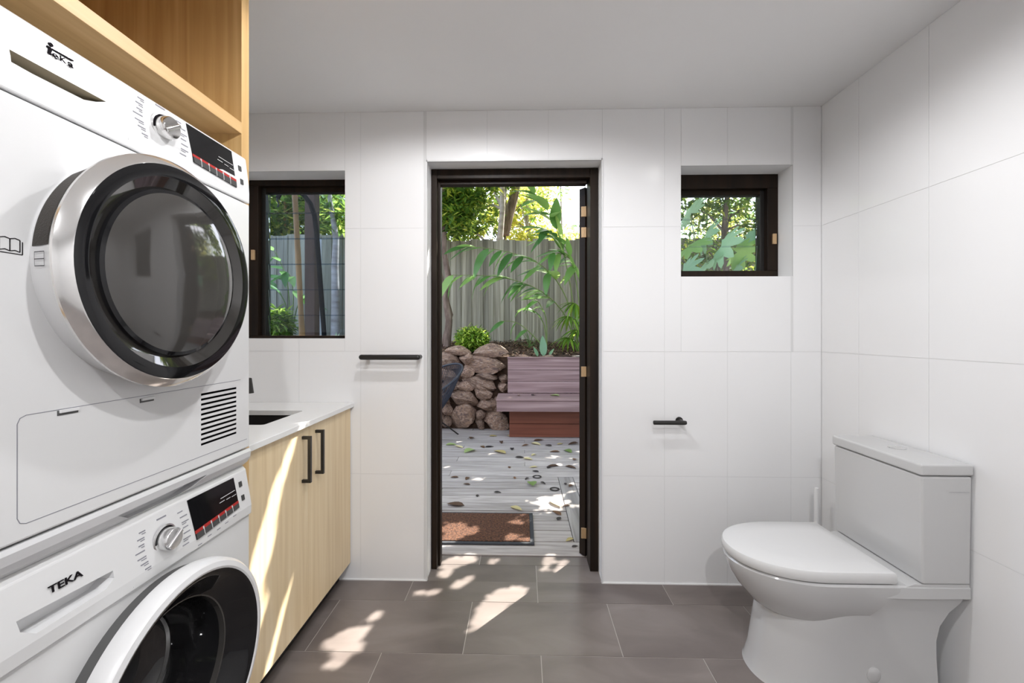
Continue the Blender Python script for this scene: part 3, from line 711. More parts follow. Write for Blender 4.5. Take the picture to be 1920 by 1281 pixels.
tk = MB().loft([[(TF + .004, TY - .187, .4075), (1.403, TY - .187, .4075), (1.403, TY + .187, .4075), (TF + .004, TY + .187, .4075)], [(TF, TY - .190, .748), (1.405, TY - .190, .748), (1.405, TY + .190, .748), (TF, TY + .190, .748)]])
tk.build('tank', M['ceramic'], to, bevel=.007, bseg=3)
box('tank_lid', M['ceramic'], TF - .006, 1.407, TY - .194, TY + .194, .7505, .787, to, .007, bseg=3)
bx_, n = 1.335, 30
for sgn in (-1, 1):
    ring = [(bx_ + .026 * math.cos(math.pi * i / n), TY + sgn * (.0008 + .026 * math.sin(math.pi * i / n)), .786) for i in range(n + 1)]
    MB().prism(ring, (0, 0, .0045)).build('flush_button', M['satin'], to)
bcx = ay(1640, 1268, TY - .15)
MB().loft([[(bcx.x + .022 * k_ * math.cos(2*math.pi*i/24), TY - .147 - d_, bcx.z + .026 * k_ * math.sin(2*math.pi*i/24)) for i in range(24)] for k_, d_ in ((1, -.004), (1, .001), (.7, .005), (.2, .006))]).build('bolt_cap', M['ceramic'], to, smooth=True)
MB().box(1.330, 1.392, TY - .1934, TY - .1931, .70, .7007).build('maker_mark', M['inkl'], to)
# toilet brush in the corner
q_ = ay(1531, 915, 1.955)
tb = thing('toilet_brush', (q_.x, 1.955, 0), 'slim white toilet brush standing in the corner behind the toilet', 'toilet brush')
MB().loft([[(q_.x + r_ * math.cos(2*math.pi*i/28), 1.955 + r_ * math.sin(2*math.pi*i/28), z_) for i in range(28)] for r_, z_ in ((.040, 0), (.045, .004), (.042, .15), (.038, .17), (.012, .175))]).build('holder', M['whitep'], tb, smooth=True)
MB().tube([(q_.x, 1.955, .16), (q_.x, 1.955, q_.z - .01), (q_.x, 1.955, q_.z)], [.010, .010, .008], 16).build('handle', M['whitep'], tb, smooth=True)

# ================================================================== outdoors
DZ = -.004
# deck: every board a piece of its own
dk = struct(box('deck', M['rust'], -3.2, 3.2, YO + .002, 5.42, -.14, -.034), 'weathered grey timber deck outside the door')
BW = .1400; y = YO + .004; SPX = .296
def board(x0, x1, y0, y1, mat):
    MB().box(x0, x1, y0, y1, -.030, DZ + random.uniform(-.0012, .0012)).build('board', mat, dk, origin=((x0+x1)/2, (y0+y1)/2, DZ), bevel=.0015, bseg=1)
k = 0
while y < 5.38:
    y1 = min(y + BW - .008, 5.40)
    inset = k >= 1 and y1 < 3.70
    cuts = [-3.2, (-.62 if k % 3 == 0 else (-1.4 if k % 3 == 1 else .02 if k > 10 else -2.0))]
    if inset: cuts += [SPX - .002]
    else: cuts += [1.6 if k % 2 else .9, 3.2]
    for a, b in zip(cuts[:-1], cuts[1:]): board(a + .0012, b - .0012, y, y1, M['deck'])
    if inset: board(SPX + .124, 1.5, y, y1, M['deck']); board(1.5024, 3.2, y, y1, M['deck'])
    else: yend = y1
    y += BW; k += 1
y0b = YO + .004 + BW; y1b = y0b + BW * 8 - .004
board(SPX + .001, SPX + .120, y0b, y1b, M['deckn'])
# ring-shaped deck fittings
for px, py in ((1007, 894), (1040, 917)):
    p_ = az(px, py, 0); n = 28
    fo = MB().loft([[(p_.x + r_ * math.cos(2*math.pi*i/n), p_.y + r_ * math.sin(2*math.pi*i/n), DZ + z_) for i in range(n)] for r_, z_ in ((.038, .0016), (.037, .006), (.026, .006), (.025, .0016))], False, False).build('deck_ring', M['matt'], None, origin=(p_.x, p_.y, DZ), smooth=True)
    tag(fo, 'dark metal ring set in the deck, ' + ('farther one' if py < 900 else 'nearer one by the border board'), 'ring')

# door mat
mx0, mx1, my0, my1 = -.70, .066, 2.425, 2.845
mt = thing('door_mat', ((mx0+mx1)/2, (my0+my1)/2, DZ), 'brown coir door mat with black rubber edge on the deck', 'door mat')
bd = .024; zt = DZ + .0025
MB().box(mx0, mx1, my0, my0 + bd, zt, .008).box(mx0, mx1, my1 - bd, my1, zt, .008).box(mx0, mx0 + bd, my0 + bd, my1 - bd, zt, .008).box(mx1 - bd, mx1, my0 + bd, my1 - bd, zt, .008).build('rubber_edge', M['matb'], mt, bevel=.002)
box('coir', M['mat'], mx0 + bd, mx1 - bd, my0 + bd, my1 - bd, zt, .012, mt)
cf = MB(); rnd = random.Random(3)
for i in range(5200):
    x_, y_ = rnd.uniform(mx0 + bd, mx1 - bd), rnd.uniform(my0 + bd, my1 - bd); a_ = rnd.uniform(0, 6.28); L = rnd.uniform(.006, .014)
    cf.add([(x_, y_, .011), (x_ + .002 * math.sin(a_), y_ - .002 * math.cos(a_), .011), (x_ + L * math.cos(a_), y_ + L * math.sin(a_), .012 + rnd.uniform(.002, .006))], [(0, 1, 2)])
co = cf.build('coir_fibres', M['mat'], mt, recalc=False); co['kind'] = 'stuff'

# ------------------------------------------------------------------ built-in timber bench
bn = thing('garden_bench', (.8, 5.1, 0), 'built-in purplish timber bench against the stone wall', 'bench')
BX1 = 2.6
b0 = ay(930, 748, 4.72); sh = b0.z; bx0 = b0.x
for i, (ya, yb_) in enumerate(((4.72, 4.862), (4.866, 5.008), (5.012, 5.16))):
    MB().box(bx0 + .0, BX1, ya, yb_, sh - .022, sh + random.uniform(0, .001)).build('seat_board', M['bench'], bn, origin=(1, ya, sh), bevel=.003)
box('seat_end_board', M['bench'], ay(928, 740, 5.0).x - .05, bx0 - .003, 4.80, 5.16, sh - .022, sh, bn, .003) if False else None
box('front_board', M['bench'], bx0 + .006, BX1, 4.728, 4.75, ay(960, 772, 4.728).z, sh - .024, bn, .002)
box('side_board', M['bench'], bx0 + .006, bx0 + .028, 4.752, 5.15, ay(960, 772, 4.728).z, sh - .024, bn, .002)
kx = az(955, 820, 0).x
for i in range(2):
    z0 = .002 + i * .155
    MB().box(kx, BX1, 4.945, 4.967, z0, z0 + .151).build('base_board', M['benchd'], bn, origin=(1, 4.95, z0), bevel=.002)
MB().box(kx, kx + .022, 4.97, 5.16, 0, .31).build('base_side', M['benchd'], bn)
bkx = ay(952, 680, 5.18).x; zt = ay(1000, 672, 5.18).z
hb_ = (zt - sh - .012) / 3
for i in range(3):
    z0 = sh + .004 + i * (hb_ + .003)
    MB().box(bkx, BX1, 5.165 + .006 * i, 5.187 + .006 * i, z0, z0 + hb_).build('back_board', M['bench'], bn, origin=(1, 5.17, z0), bevel=.0025)
box('back_cap', M['bench'], bkx - .004, BX1, 5.166, 5.245, zt - .002, zt + .014, bn, .003)
for x_ in (bkx + .3, 1.2, 2.2): box('back_post', M['bench'], x_, x_ + .05, 5.206, 5.25, .1, zt - .004, bn)

# ------------------------------------------------------------------ dry-stone retaining wall
rw = thing('stone_wall', (-1.2, 5.4, 0), 'rough dry-stacked stone retaining wall below the garden bed', 'wall')
box('wall_core', M['soil'], -4.2, 3.4, 5.46, 5.62, -.02, .90, rw)
def rock_mesh(seed, flat=.8):
    rnd = random.Random(seed); bm = bmesh.new(); bmesh.ops.create_icosphere(bm, subdivisions=3, radius=1)
    planes = []
    for _ in range(15):
        n_ = Vector((rnd.uniform(-1, 1), rnd.uniform(-1, .4), rnd.uniform(-1, 1))).normalized(); planes.append((n_, rnd.uniform(.52, .80)))
    ph = [rnd.uniform(0, 6) for _ in range(6)]
    for v in bm.verts:
        p = v.co.copy()
        for a in range(3): p[a] = math.copysign(abs(p[a]) ** .72, p[a])
        for n_, d_ in planes:
            e_ = p.dot(n_) - d_
            if e_ > 0: p -= n_ * e_ * .96
        p *= 1 + .045 * math.sin(5*p.x + ph[0]) * math.sin(6*p.z + ph[1]) + .03 * math.sin(11*p.x + 9*p.z + ph[2]) + .02 * math.sin(17*p.z + 13*p.y + ph[3])
        v.co = p
    me = bpy.data.meshes.new('stone'); bm.to_mesh(me); bm.free()
    me.polygons.foreach_set('use_smooth', [True] * len(me.polygons)); me.set_sharp_from_angle(angle=R(30))
    me.materials.append(M['rock']); return me
RM = [rock_mesh(s) for s in range(12)]
def stone(cx, cz, hw, hh, tilt=0, Y=5.40, hd=.13, i=None):
    i = random.randrange(12) if i is None else i
    fromdata('stone', RM[i], rw, Vector((cx, Y, cz)) - rw.location, (random.uniform(-.15, .15), tilt, random.uniform(-.1, .1)), (hw * 1.27, hd, hh * 1.32))
def stpx(x0, y0, x1, y1, tilt=0, Y=5.38, hd=.13):
    a = ay(x0, y0, Y - .08); b = ay(x1, y1, Y - .08); stone((a.x+b.x)/2, (a.z+b.z)/2, (b.x-a.x)/2, (a.z-b.z)/2, R(tilt), Y, hd)
for q_ in ((814,662,862,690,-4),(834,650,876,668,8),(862,664,890,682,-10),(888,648,944,673,2),(878,671,953,700,3),(862,684,888,712,-14),
           (886,700,937,716,6),(868,706,934,730,12),(884,718,925,736,16),(854,716,888,736,8),(882,727,928,750,18),(840,734,898,760,10),
           (936,705,956,720,0),(932,718,956,738,5),(892,748,932,774,-6),(842,755,895,806,14),(906,770,954,806,-8),(890,784,908,804,0),
           (824,760,846,782,10),(826,782,846,806,0),(812,690,850,716,8),(816,714,858,738,-6),(812,738,842,760,4),(888,770,912,788,12),(925,748,950,772,0),
           (780,655,818,690,5),(786,690,814,724,-5),(776,724,816,764,8),(780,764,826,806,4)):
    stpx(*q_)
rnd = random.Random(5)
for (xa, xb) in ((-4.1, -1.42), (-.12, 3.3)):
    z = 0
    while z < .84:
        h_ = rnd.uniform(.12, .24); x_ = xa
        while x_ < xb:
            wd = rnd.uniform(.18, .42); stone(x_ + wd/2, z + h_/2, wd/2, h_/2, rnd.uniform(-.12, .12), 5.42 + rnd.uniform(-.02, .03)); x_ += wd
        z += h_ * .97

# ------------------------------------------------------------------ garden bed
gb_ = MB(); nx, ny = 90, 26
rnd = random.Random(9)
def soil_z(x, y):
    t = min(1, max(0, (y - 5.44) / 1.5))
    return .90 + .17 * t + .018 * math.sin(5*x + 3*y) * math.sin(4*y - 2*x)
vs = []; fs = []
for j in range(ny + 1):
    for i in range(nx + 1):
        x_ = -7 + 14 * i / nx; y_ = 5.44 + 9 * (j / ny) ** 1.8
        vs.append((x_, y_, soil_z(x_, y_)))
for j in range(ny):
    for i in range(nx):
        a = j * (nx + 1) + i; fs.append((a, a + 1, a + nx + 2, a + nx + 1))
struct(gb_.add(vs, fs).build('garden_bed', M['soil'], smooth=True), 'mulched garden bed behind the stone wall')
struct(box('ground', M['soil'], -14, 14, YO, 16, -.5, -.15), 'bare soil under the deck and garden')
ml = MB()
for i in range(9000):
    x_, y_ = rnd.uniform(-5, 3.6), 5.46 + 1.4 * rnd.random(); z_ = soil_z(x_, y_) + rnd.uniform(.002, .03); a_ = rnd.uniform(0, 6.28); L = rnd.uniform(.02, .06); q = rnd.uniform(.006, .014)
    c_, s_ = math.cos(a_), math.sin(a_); dz = rnd.uniform(-.015, .015)
    ml.add([(x_ - c_*L/2, y_ - s_*L/2, z_ - dz), (x_ - s_*q, y_ + c_*q, z_ + .004), (x_ + c_*L/2, y_ + s_*L/2, z_ + dz), (x_ + s_*q, y_ - c_*q, z_ - .002)], [(0, 1, 2, 3)])
mm = leafmat('brown_mulch_chips', [(0, srgb(58, 42, 34)), (.6, srgb(112, 82, 64)), (1, srgb(168, 140, 112))], .05, .8)
mo = ml.build('mulch', mm, recalc=False); mo['kind'] = 'stuff'; tag(mo, 'brown leaf litter and bark chips covering the garden bed', 'mulch')

# ------------------------------------------------------------------ paling fence
fe = thing('paling_fence', (0, 6.85, 1.0), 'weathered grey timber paling fence behind the garden bed', 'fence')
rnd = random.Random(21); x_ = -5.6; k = 0
while x_ < 4.6:
    wd = rnd.uniform(.075, .098); top = ay(960, 450, 6.83).z + rnd.uniform(-.02, .02) + (.10 if x_ < -2 else 0); yy = 6.83 + (.016 if k % 2 else 0)
    MB().box(x_ - (.016 if k % 2 else -.001), x_ + wd + (.016 if k % 2 else -.001), yy, yy + .013, .96, top).build('paling', M['paling'], fe, origin=(x_, yy, 1.0))
    x_ += wd; k += 1
for z_ in (1.3, 2.3): box('fence_rail', M['paling'], -5.6, 4.6, 6.862, 6.90, z_, z_ + .075, fe)

# ------------------------------------------------------------------ string lounge chair
ch = thing('string_chair', (-1.12, 4.92, 0), 'dark blue string lounge chair on thin metal legs by the stone wall', 'chair')
C0 = Vector((-1.10, 4.90, .605)); U_ = Vector((.90, .10, .42)).normalized(); V_ = Vector((-.10, .93, .34)).normalized()
N_ = U_.cross(V_).normalized()
def rim(a, s=1.0): return C0 + U_ * (.45 * s * math.cos(a)) + V_ * (.36 * s * math.sin(a))
n = 64
MB().tube([rim(2*math.pi*i/n) for i in range(n)] + [rim(0)], .0125, 10, False).build('rim', M['cord'], ch, smooth=True)
base = Vector((-1.13, 4.93, .27))
def low(a): return base + Vector((.16 * math.cos(a), .15 * math.sin(a), 0))
MB().tube([low(2*math.pi*i/40) for i in range(41)], .010, 8, False).build('base_ring', M['cord'], ch, smooth=True)
cd = MB()
for i in range(84):
    a = 2*math.pi*i/84; p0, p1 = rim(a), low(a + .25); mid = p0.lerp(p1, .5) + Vector((0, 0, -.05))
    cd.tube([p0, p0.lerp(mid, .5) + Vector((0, 0, -.008)), mid, mid.lerp(p1, .5) + Vector((0, 0, -.004)), p1], .0042, 5, False)
for i in range(18):
    a = math.pi * (i + .5) / 18; cd.tube([low(a), low(-a)], .0035, 5, False)
cd.build('cords', M['cord'], ch)
for a, b in (((-1.02, 4.82, .27), (-.765, 5.08, DZ)), ((-1.05, 4.85, .27), (-.90, 4.62, DZ)), ((-1.25, 4.95, .27), (-1.45, 5.10, DZ)), ((-1.22, 4.82, .27), (-1.42, 4.60, DZ))):
    MB().tube([a, (Vector(a) + Vector(b)) / 2, b], .008, 8).build('leg', M['matt'], ch, smooth=True)

# ------------------------------------------------------------------ leaves, plants and trees
def blade(L, W_, fold=.18, droop=.25, n=6):
    """one leaf along +X: pointed, folded along its midrib, drooping at the tip"""
    vs = []; fs = []
    for i in range(n + 1):
        t = i / n; wd = W_ * .5 * (math.sin(math.pi * t ** .75) ** .8 if 0 < t < 1 else .02); z = -droop * L * t * t
        vs += [(L * t, -wd, z + fold * wd), (L * t, 0, z), (L * t, wd, z + fold * wd)]
    for i in range(n):
        a = i * 3; fs += [(a, a+3, a+4, a+1), (a+1, a+4, a+5, a+2)]
    return vs, fs
def mesh_of(name, vs, fs, mat):
    me = bpy.data.meshes.new(name); me.from_pydata(vs, [], fs); me.materials.append(mat)
    me.polygons.foreach_set('use_smooth', [True] * len(me.polygons)); return me
GL = [mesh_of('leaf', *blade(1, w_, .25, d_, 8), M['ginger']) for w_, d_ in ((.30, .25), (.34, .45), (.27, .12))]
PL = [mesh_of('leaf', *blade(1, w_, .2, d_, 8), M['pale']) for w_, d_ in ((.28, .2), (.24, .35))]
def arching_plant(name, label, cat, base, stems, meshes, group=None, leafL=(.26, .40)):
    """stems: list of point lists from base to tip; long leaves hang alternately along the outer two thirds"""
    pl = thing(name, base, label, cat, group); rnd = random.Random(len(stems) + int(base[0] * 100))
    for pts, count, L0 in stems:
        P_ = [Vector(p) for p in pts]; cur = []
        for i in range(25):                                     # smooth the polyline
            t = i / 24 * (len(P_) - 1); k_ = min(int(t), len(P_) - 2); f = t - k_
            a = P_[max(k_-1, 0)]; b = P_[k_]; c = P_[k_+1]; d = P_[min(k_+2, len(P_)-1)]
            cur.append(.5 * ((2*b) + (c-a)*f + (2*a-5*b+4*c-d)*f*f + (3*b-a-3*c+d)*f**3))
        st = MB().tube(cur, [.010 - .007 * i / 24 for i in range(25)], 6).build('stem', M['twig'], pl, smooth=True)
        for j in range(count):
            t = .36 + .64 * (j + .5) / count; i = min(int(t * 24), 23); p = cur[i].lerp(cur[i+1], t * 24 - i); tan = (cur[min(i+2, 24)] - cur[i]).normalized()
            side = tan.cross(Vector((0, 0, 1))); side = side.normalized() if side.length > .05 else Vector((0, 1, 0))
            sg = 1 if j % 2 else -1
            d = (tan * rnd.uniform(.5, 1.0) + side * sg * rnd.uniform(.25, .6) + Vector((0, 0, rnd.uniform(-1.0, .05)))).normalized()
            up = Vector((rnd.uniform(-.3, .3), -.5, 1)); yv = up.cross(d).normalized(); zv = d.cross(yv)
            L = L0 * rnd.uniform(.85, 1.3)
            rot = Matrix((d, yv, zv)).transposed()
            fromdata('leaf', rnd.choice(meshes), st, p - pl.location, rot.to_euler(), (L, L, L))
    return pl
Yg = 5.95
def gp(px, py, Y=Yg): return tuple(ay(px, py, Y))
arching_plant('ginger_plant', 'tall arching ginger plant with long drooping leaves in front of the fence', 'plant', (.62, 5.95, soil_z(.62, 5.95)), [
    ([gp(1085, 660), gp(1062, 560), gp(1018, 500, 5.8), gp(950, 472, 5.7), gp(872, 462, 5.6)], 19, .34),
    ([gp(1082, 660), gp(1058, 590), gp(1012, 545, 5.8), gp(940, 520, 5.7), gp(846, 516, 5.6)], 21, .32),
    ([gp(1086, 660), gp(1070, 540), gp(1050, 450), gp(1030, 400, 5.8), gp(1000, 362, 5.7)], 13, .42),
    ([gp(1090, 660), gp(1085, 560), gp(1068, 480), gp(1040, 440, 5.8), gp(1022, 430, 5.7)], 12, .36),
    ([gp(1090, 660), gp(1092, 560), gp(1078, 500), gp(1058, 478, 5.9), gp(1036, 474, 5.8)], 11, .30)], GL)
arching_plant('young_ginger_plant', 'young leafy plant with broad leaves at the back of the bench', 'plant', (.30, 5.9, soil_z(.3, 5.9)), [
    ([gp(1025, 650), gp(1020, 610), gp(1004, 585), gp(985, 578)], 4, .22), ([gp(1025, 650), gp(1024, 600), gp(1012, 570), gp(1000, 560)], 4, .22),
    ([gp(1022, 655), gp(1000, 630), gp(970, 606), gp(938, 602)], 3, .26)], GL)
pp = thing('broad_leaf_seedling', (.30, 5.5, soil_z(.3, 5.5)), 'single pale broad leaf rising just behind the bench back', 'plant')
for px, py, L, rz, tilt in ((1019, 672, .28, 95, 82), (1008, 672, .16, 120, 60), (1030, 672, .14, 50, 55)):
    p_ = ay(px, py, 5.5); p_.z = soil_z(p_.x, 5.5)
    fromdata('leaf', PL[0], pp, p_ - pp.location, (0, R(-tilt), R(rz)), (L, L * 1.25, L))
def tuft(name, label, cat, base, n, L, W_, mat, spread=1.0, seed=1, group=None, arch=.5):
    """rosette of strap leaves, each leaf a piece"""
    pl = thing(name, base, label, cat, group); rnd = random.Random(seed)
    mes = [mesh_of('leaf', *blade(1, W_, .2, d_, 6), mat) for d_ in (arch * .6, arch, arch * 1.4)]
    for i in range(n):
        a = 2*math.pi*i/n*2.4 + rnd.uniform(-.3, .3); el = R(rnd.uniform(20, 80)) if spread else R(80)
        s_ = L * rnd.uniform(.7, 1.1)
        fromdata('leaf', rnd.choice(mes), pl, (rnd.uniform(-.02, .02), rnd.uniform(-.02, .02), 0), (0, -el, a), (s_, s_, s_))
    return pl
def fan_plant(name, label, base, fans, mat, seed=3):
    """lady palm: stalks that each end in a fan of narrow leaflets"""
    pl = thing(name, base, label, 'plant'); rnd = random.Random(seed)
    for (hx_, hy_, hz_, r_, aim) in fans:
        top = Vector((hx_, hy_, hz_)); b = Vector(base)
        st = MB().tube([b, b.lerp(top, .5) + Vector((0, 0, .06)), top], .007, 6).build('stalk', M['twig'], pl, smooth=True)
        fb = MB()
        for i in range(13):
            a = R(-115 + 230 * i / 12); d = Vector((math.cos(a) * aim[0] - math.sin(a) * aim[1], math.cos(a) * aim[1] + math.sin(a) * aim[0], 0)) + Vector((0, 0, .15 - .5 * abs(i - 6) / 6))
            d.normalize(); yv = Vector((0, 0, 1)).cross(d).normalized(); zv = d.cross(yv)
            vs, fs = blade(r_ * rnd.uniform(.8, 1.1), .035, .3, .55, 5)
            fb.add([top + d * v[0] + yv * v[1] + zv * v[2] for v in vs], fs)
        fb.build('leaf_fan', mat, st, recalc=False, smooth=True)
    return pl
fan_plant('lady_palm', 'low palm with fans of narrow green leaflets beside the open door leaf', (.78, 5.75, soil_z(.78, 5.75)),
          [(.62, 5.7, 1.42, .30, (-.8, -.5)), (.72, 5.65, 1.24, .28, (-.7, -.7)), (.86, 5.75, 1.50, .30, (.6, -.7)), (.70, 5.75, 1.60, .28, (-.5, .2)), (.60, 5.6, 1.14, .24, (-.9, -.4)), (.9, 5.6, 1.2, .28, (.3, -.9))], M['leaf_b'])
tuft('dry_grass_tuft', 'wispy dry grass tuft in the mulch before the fence', 'grass', (.10, 6.2, soil_z(.1, 6.2)), 34, .34, .03, M['leaf_d'], seed=4, arch=.7)

def foliage(mb, centre, rad, n, size, rnd, shell=.5, squash=1.0):
    """n small pointed leaves scattered in an ellipsoid"""
    for _ in range(n):
        while True:
            v = Vector((rnd.uniform(-1, 1), rnd.uniform(-1, 1), rnd.uniform(-1, 1)))
            if v.length <= 1: break
        if rnd.random() < shell and v.length > .01: v = v.normalized() * rnd.uniform(.75, 1)
        p = Vector(centre) + Vector((v.x * rad[0], v.y * rad[1], v.z * rad[2]))
        d = Vector((rnd.uniform(-1, 1), rnd.uniform(-1, 1), rnd.uniform(-.8, .5))).normalized()
        u = d.cross(Vector((rnd.uniform(-.4, .4), rnd.uniform(-.4, .4), 1))).normalized(); nrm = u.cross(d)
        L = size * rnd.uniform(.6, 1.35); W_ = L * rnd.uniform(.28, .42) * squash
        mb.add([p, p + d*L*.45 + u*W_*.5 + nrm*L*.05, p + d*L, p + d*L*.45 - u*W_*.5 + nrm*L*.05, p + d*L*.5], [(0, 1, 4), (1, 2, 4), (2, 3, 4), (3, 0, 4)])
    return mb
def tree(name, label, base, trunk, clumps, leafm, barkm, size, seed, group=None, r0=.06, cat='tree'):
    """trunk: points from the base up; clumps: (centre, radii, leaf count)"""
    tr_ = thing(name, base, label, cat, group); rnd = random.Random(seed)
    n = len(trunk)
    MB().tube(trunk, [r0 * (1 - .6 * i / (n - 1)) for i in range(n)], 10).build('trunk', barkm, tr_, smooth=True)
    T = [Vector(p) for p in trunk]
    bb = MB()
    for c_, rad, cnt in clumps:
        s = min(T[1:], key=lambda q: (q - Vector(c_)).length + (.6 if q.z > c_[2] else 0)); e = Vector(c_); m_ = s.lerp(e, .5) + Vector((rnd.uniform(-.1, .1), rnd.uniform(-.1, .1), .08))
        bb.tube([s, m_, e], [r0 * .35, r0 * .25, r0 * .1], 6)
    if clumps: bb.build('branches', barkm, tr_, smooth=True)
    lv = MB()
    for c_, rad, cnt in clumps: foliage(lv, c_, rad, cnt, size, rnd)
    if clumps: lv.build('foliage', leafm, tr_, recalc=False)
    return tr_
# round green shrub by the stones
c_ = ay(886, 634, 5.85)
sb = thing('green_shrub', (c_.x, 5.85, soil_z(c_.x, 5.85)), 'small rounded bright green shrub on top of the stone wall', 'shrub')
foliage(MB(), (c_.x, 5.85, c_.z - .02), (.225, .22, .17), 2600, .075, random.Random(2), .6).build('foliage', M['leaf_b'], sb, recalc=False)
MB().tube([(c_.x, 5.85, soil_z(c_.x, 5.85) - .02), (c_.x, 5.85, c_.z)], .02, 8).build('stem', M['bark'], sb)
def tp_(px, py, Y): return tuple(ay(px, py, Y))
# slender tree at the left edge of the doorway
Yt = 6.25
b_ = ay(838, 652, Yt)
tree('slender_tree', 'slender twisted grey trunk with leafy crown at the left of the doorway', (b_.x, Yt, soil_z(b_.x, Yt)),
     [(b_.x, Yt, 1.0), tp_(842, 600, Yt), tp_(836, 560, Yt), tp_(841, 520, Yt), tp_(832, 470, Yt), tp_(834, 430, Yt), tp_(826, 390, Yt), tp_(836, 330, Yt), tp_(820, 220, Yt)],
     [(tp_(852, 412, 6.3), (.28, .3, .26), 700), (tp_(872, 380, 6.4), (.30, .35, .24), 700), (tp_(838, 356, 6.3), (.3, .3, .25), 600), (tp_(890, 350, 6.5), (.35, .3, .3), 600), (tp_(800, 400, 6.3), (.35, .3, .4), 700)],
     M['leaf'], M['bark'], .13, 31, r0=.055)
tree('stringy_trunk', 'thin reddish brown trunk beside the slender tree at the fence', (tp_(829, 650, 6.4)[0], 6.4, soil_z(-1.2, 6.4)),
     [(tp_(829, 650, 6.4)[0], 6.4, 1.0), tp_(846, 590, 6.4), tp_(832, 540, 6.4), tp_(824, 500, 6.4), tp_(812, 440, 6.4)], [], M['leaf'], M['bark'], .1, 3, r0=.035)
# trees beyond the fence
def far_tree(name, label, px, Y, topy, seed, leafm, barkm, blobs, r0=.1, size=.17):
    x_ = ay(px, 600, Y).x; top = ay(px, topy, Y).z
    tr_pts = [(x_, Y, .98), (x_ + .03, Y, 1.8), (x_ - .02, Y, 2.6), (x_ + .05, Y, 3.4), (x_, Y, top)]
    cl = [(tp_(bx, by, Y + dy_), (r_, r_ * .9, r_ * .75), cnt) for bx, by, dy_, r_, cnt in blobs]
    return tree(name, label, (x_, Y, .98), tr_pts, cl, leafm, barkm, size, seed, 'trees beyond the fence', r0)
far_tree('tall_tree', 'tall pale trunk rising behind the fence in the middle of the doorway', 937, 7.6, 150, 41, M['leaf'], M['barkl'],
         [(905, 395, .3, .36, 380), (880, 425, .2, .30, 380), (950, 345, .6, .36, 300), (905, 335, .5, .40, 360), (925, 430, .7, .26, 160)], .085, .14)
far_tree('yellow_tree', 'sunlit yellow green tree behind the fence right of the pale trunk', 985, 9.2, 250, 42, M['leaf_y'], M['barkl'],
         [(962, 365, 0, .42, 300), (995, 350, .5, .5, 300), (958, 428, .2, .34, 240), (1008, 435, .3, .40, 240), (980, 455, 0, .34, 260), (940, 400, .4, .4, 260), (1030, 445, .2, .40, 240), (1065, 455, .4, .38, 200), (1015, 395, .5, .36, 150), (970, 400, .2, .36, 220)], .06, .17)
far_tree('leaning_tree', 'dark leaning branch with thin leaves above the fence', 945, 8.3, 300, 43, M['leaf'], M['bark'],
         [(1000, 380, .4, .4, 140), (1040, 350, .8, .45, 120)], .03, .14)
lt = bpy.data.objects['leaning_tree']
MB().tube([tp_(945, 440, 8.2), tp_(953, 405, 8.2), tp_(963, 372, 8.2), tp_(972, 330, 8.2), tp_(976, 280, 8.2)], [.10, .10, .085, .07, .05], 10).build('leaning_branch', M['bark'], lt, smooth=True)
far_tree('back_tree', 'dense dark tree filling the view behind the fence on the left', 850, 9.6, 250, 44, M['leaf'], M['bark'],
         [(840, 370, 0, .7, 560), (880, 400, .3, .6, 460), (860, 440, 0, .5, 420), (800, 400, 0, .9, 500)], .1, .18)
far_tree('pale_back_tree', 'hazy pale tree against the sky at the right of the doorway', 1050, 10.5, 300, 45, M['leaf_d'], M['barkl'],
         [(1070, 440, 0, .4, 80), (1040, 470, 0, .5, 220), (1080, 480, .3, .5, 160)], .04, .18)

# ---- what the louvre window above the sink shows
far_tree('bamboo_clump', 'leafy bamboo clump above the fence seen through the sink window', 530, 7.7, 250, 46, M['leaf'], M['bamboo'],
         [(520, 400, 0, .6, 600), (560, 420, .2, .5, 500), (500, 440, .1, .45, 420), (540, 350, .3, .7, 700), (610, 390, .2, .6, 500), (635, 430, 0, .5, 380), (590, 350, .5, .7, 600)], .05, .2)
far_tree('dense_back_tree', 'yellow green tree behind the bamboo seen through the sink window', 590, 9.8, 250, 47, M['leaf_y'], M['bark'],
         [(520, 420, 0, .9, 500), (600, 400, .4, 1.0, 600), (640, 430, 0, .8, 500), (480, 380, 0, .9, 400)], .08, .24)
Yw = 6.2
b_ = ay(628, 602, Yw)
tree('palm', 'slim pale ringed palm trunk at the right of the sink window', (b_.x, Yw, soil_z(b_.x, Yw)), [(b_.x, Yw, 1.0), tp_(629, 560, Yw), tp_(628, 500, Yw), tp_(630, 450, Yw), tp_(626, 420, Yw), tp_(618, 370, Yw), tp_(616, 300, Yw)],
     [(tp_(628, 400, 6.3), (.3, .3, .3), 180)], M['leaf'], M['barkl'], .2, 51, r0=.065)
for px, py, rr, nm, lab in ((515, 606, .26, 'garden_shrub', 'leafy green shrub at the lower left of the sink window'), (478, 612, .24, 'garden_shrub', 'green shrub half hidden behind the sink window frame')):
    c_ = ay(px, py, 6.0); s_ = thing(nm, (c_.x, 6.0, soil_z(c_.x, 6.0)), lab, 'shrub')
    foliage(MB(), (c_.x, 6.0, c_.z), (rr, rr * .9, rr * .85), 900, .13, random.Random(px), .5).build('foliage', M['leaf_b'], s_, recalc=False)
    MB().tube([(c_.x, 6.0, soil_z(c_.x, 6.0) - .02), (c_.x, 6.0, c_.z)], .02, 8).build('stem', M['bark'], s_)
c_ = ay(628, 628, 5.8); tuft('agave', 'striped pale agave rosette at the lower right of the sink window', 'plant', (c_.x, 5.8, soil_z(c_.x, 5.8)), 22, .30, .16, M['agave'], seed=8, arch=.35)
c_ = ay(545, 600, 6.3)
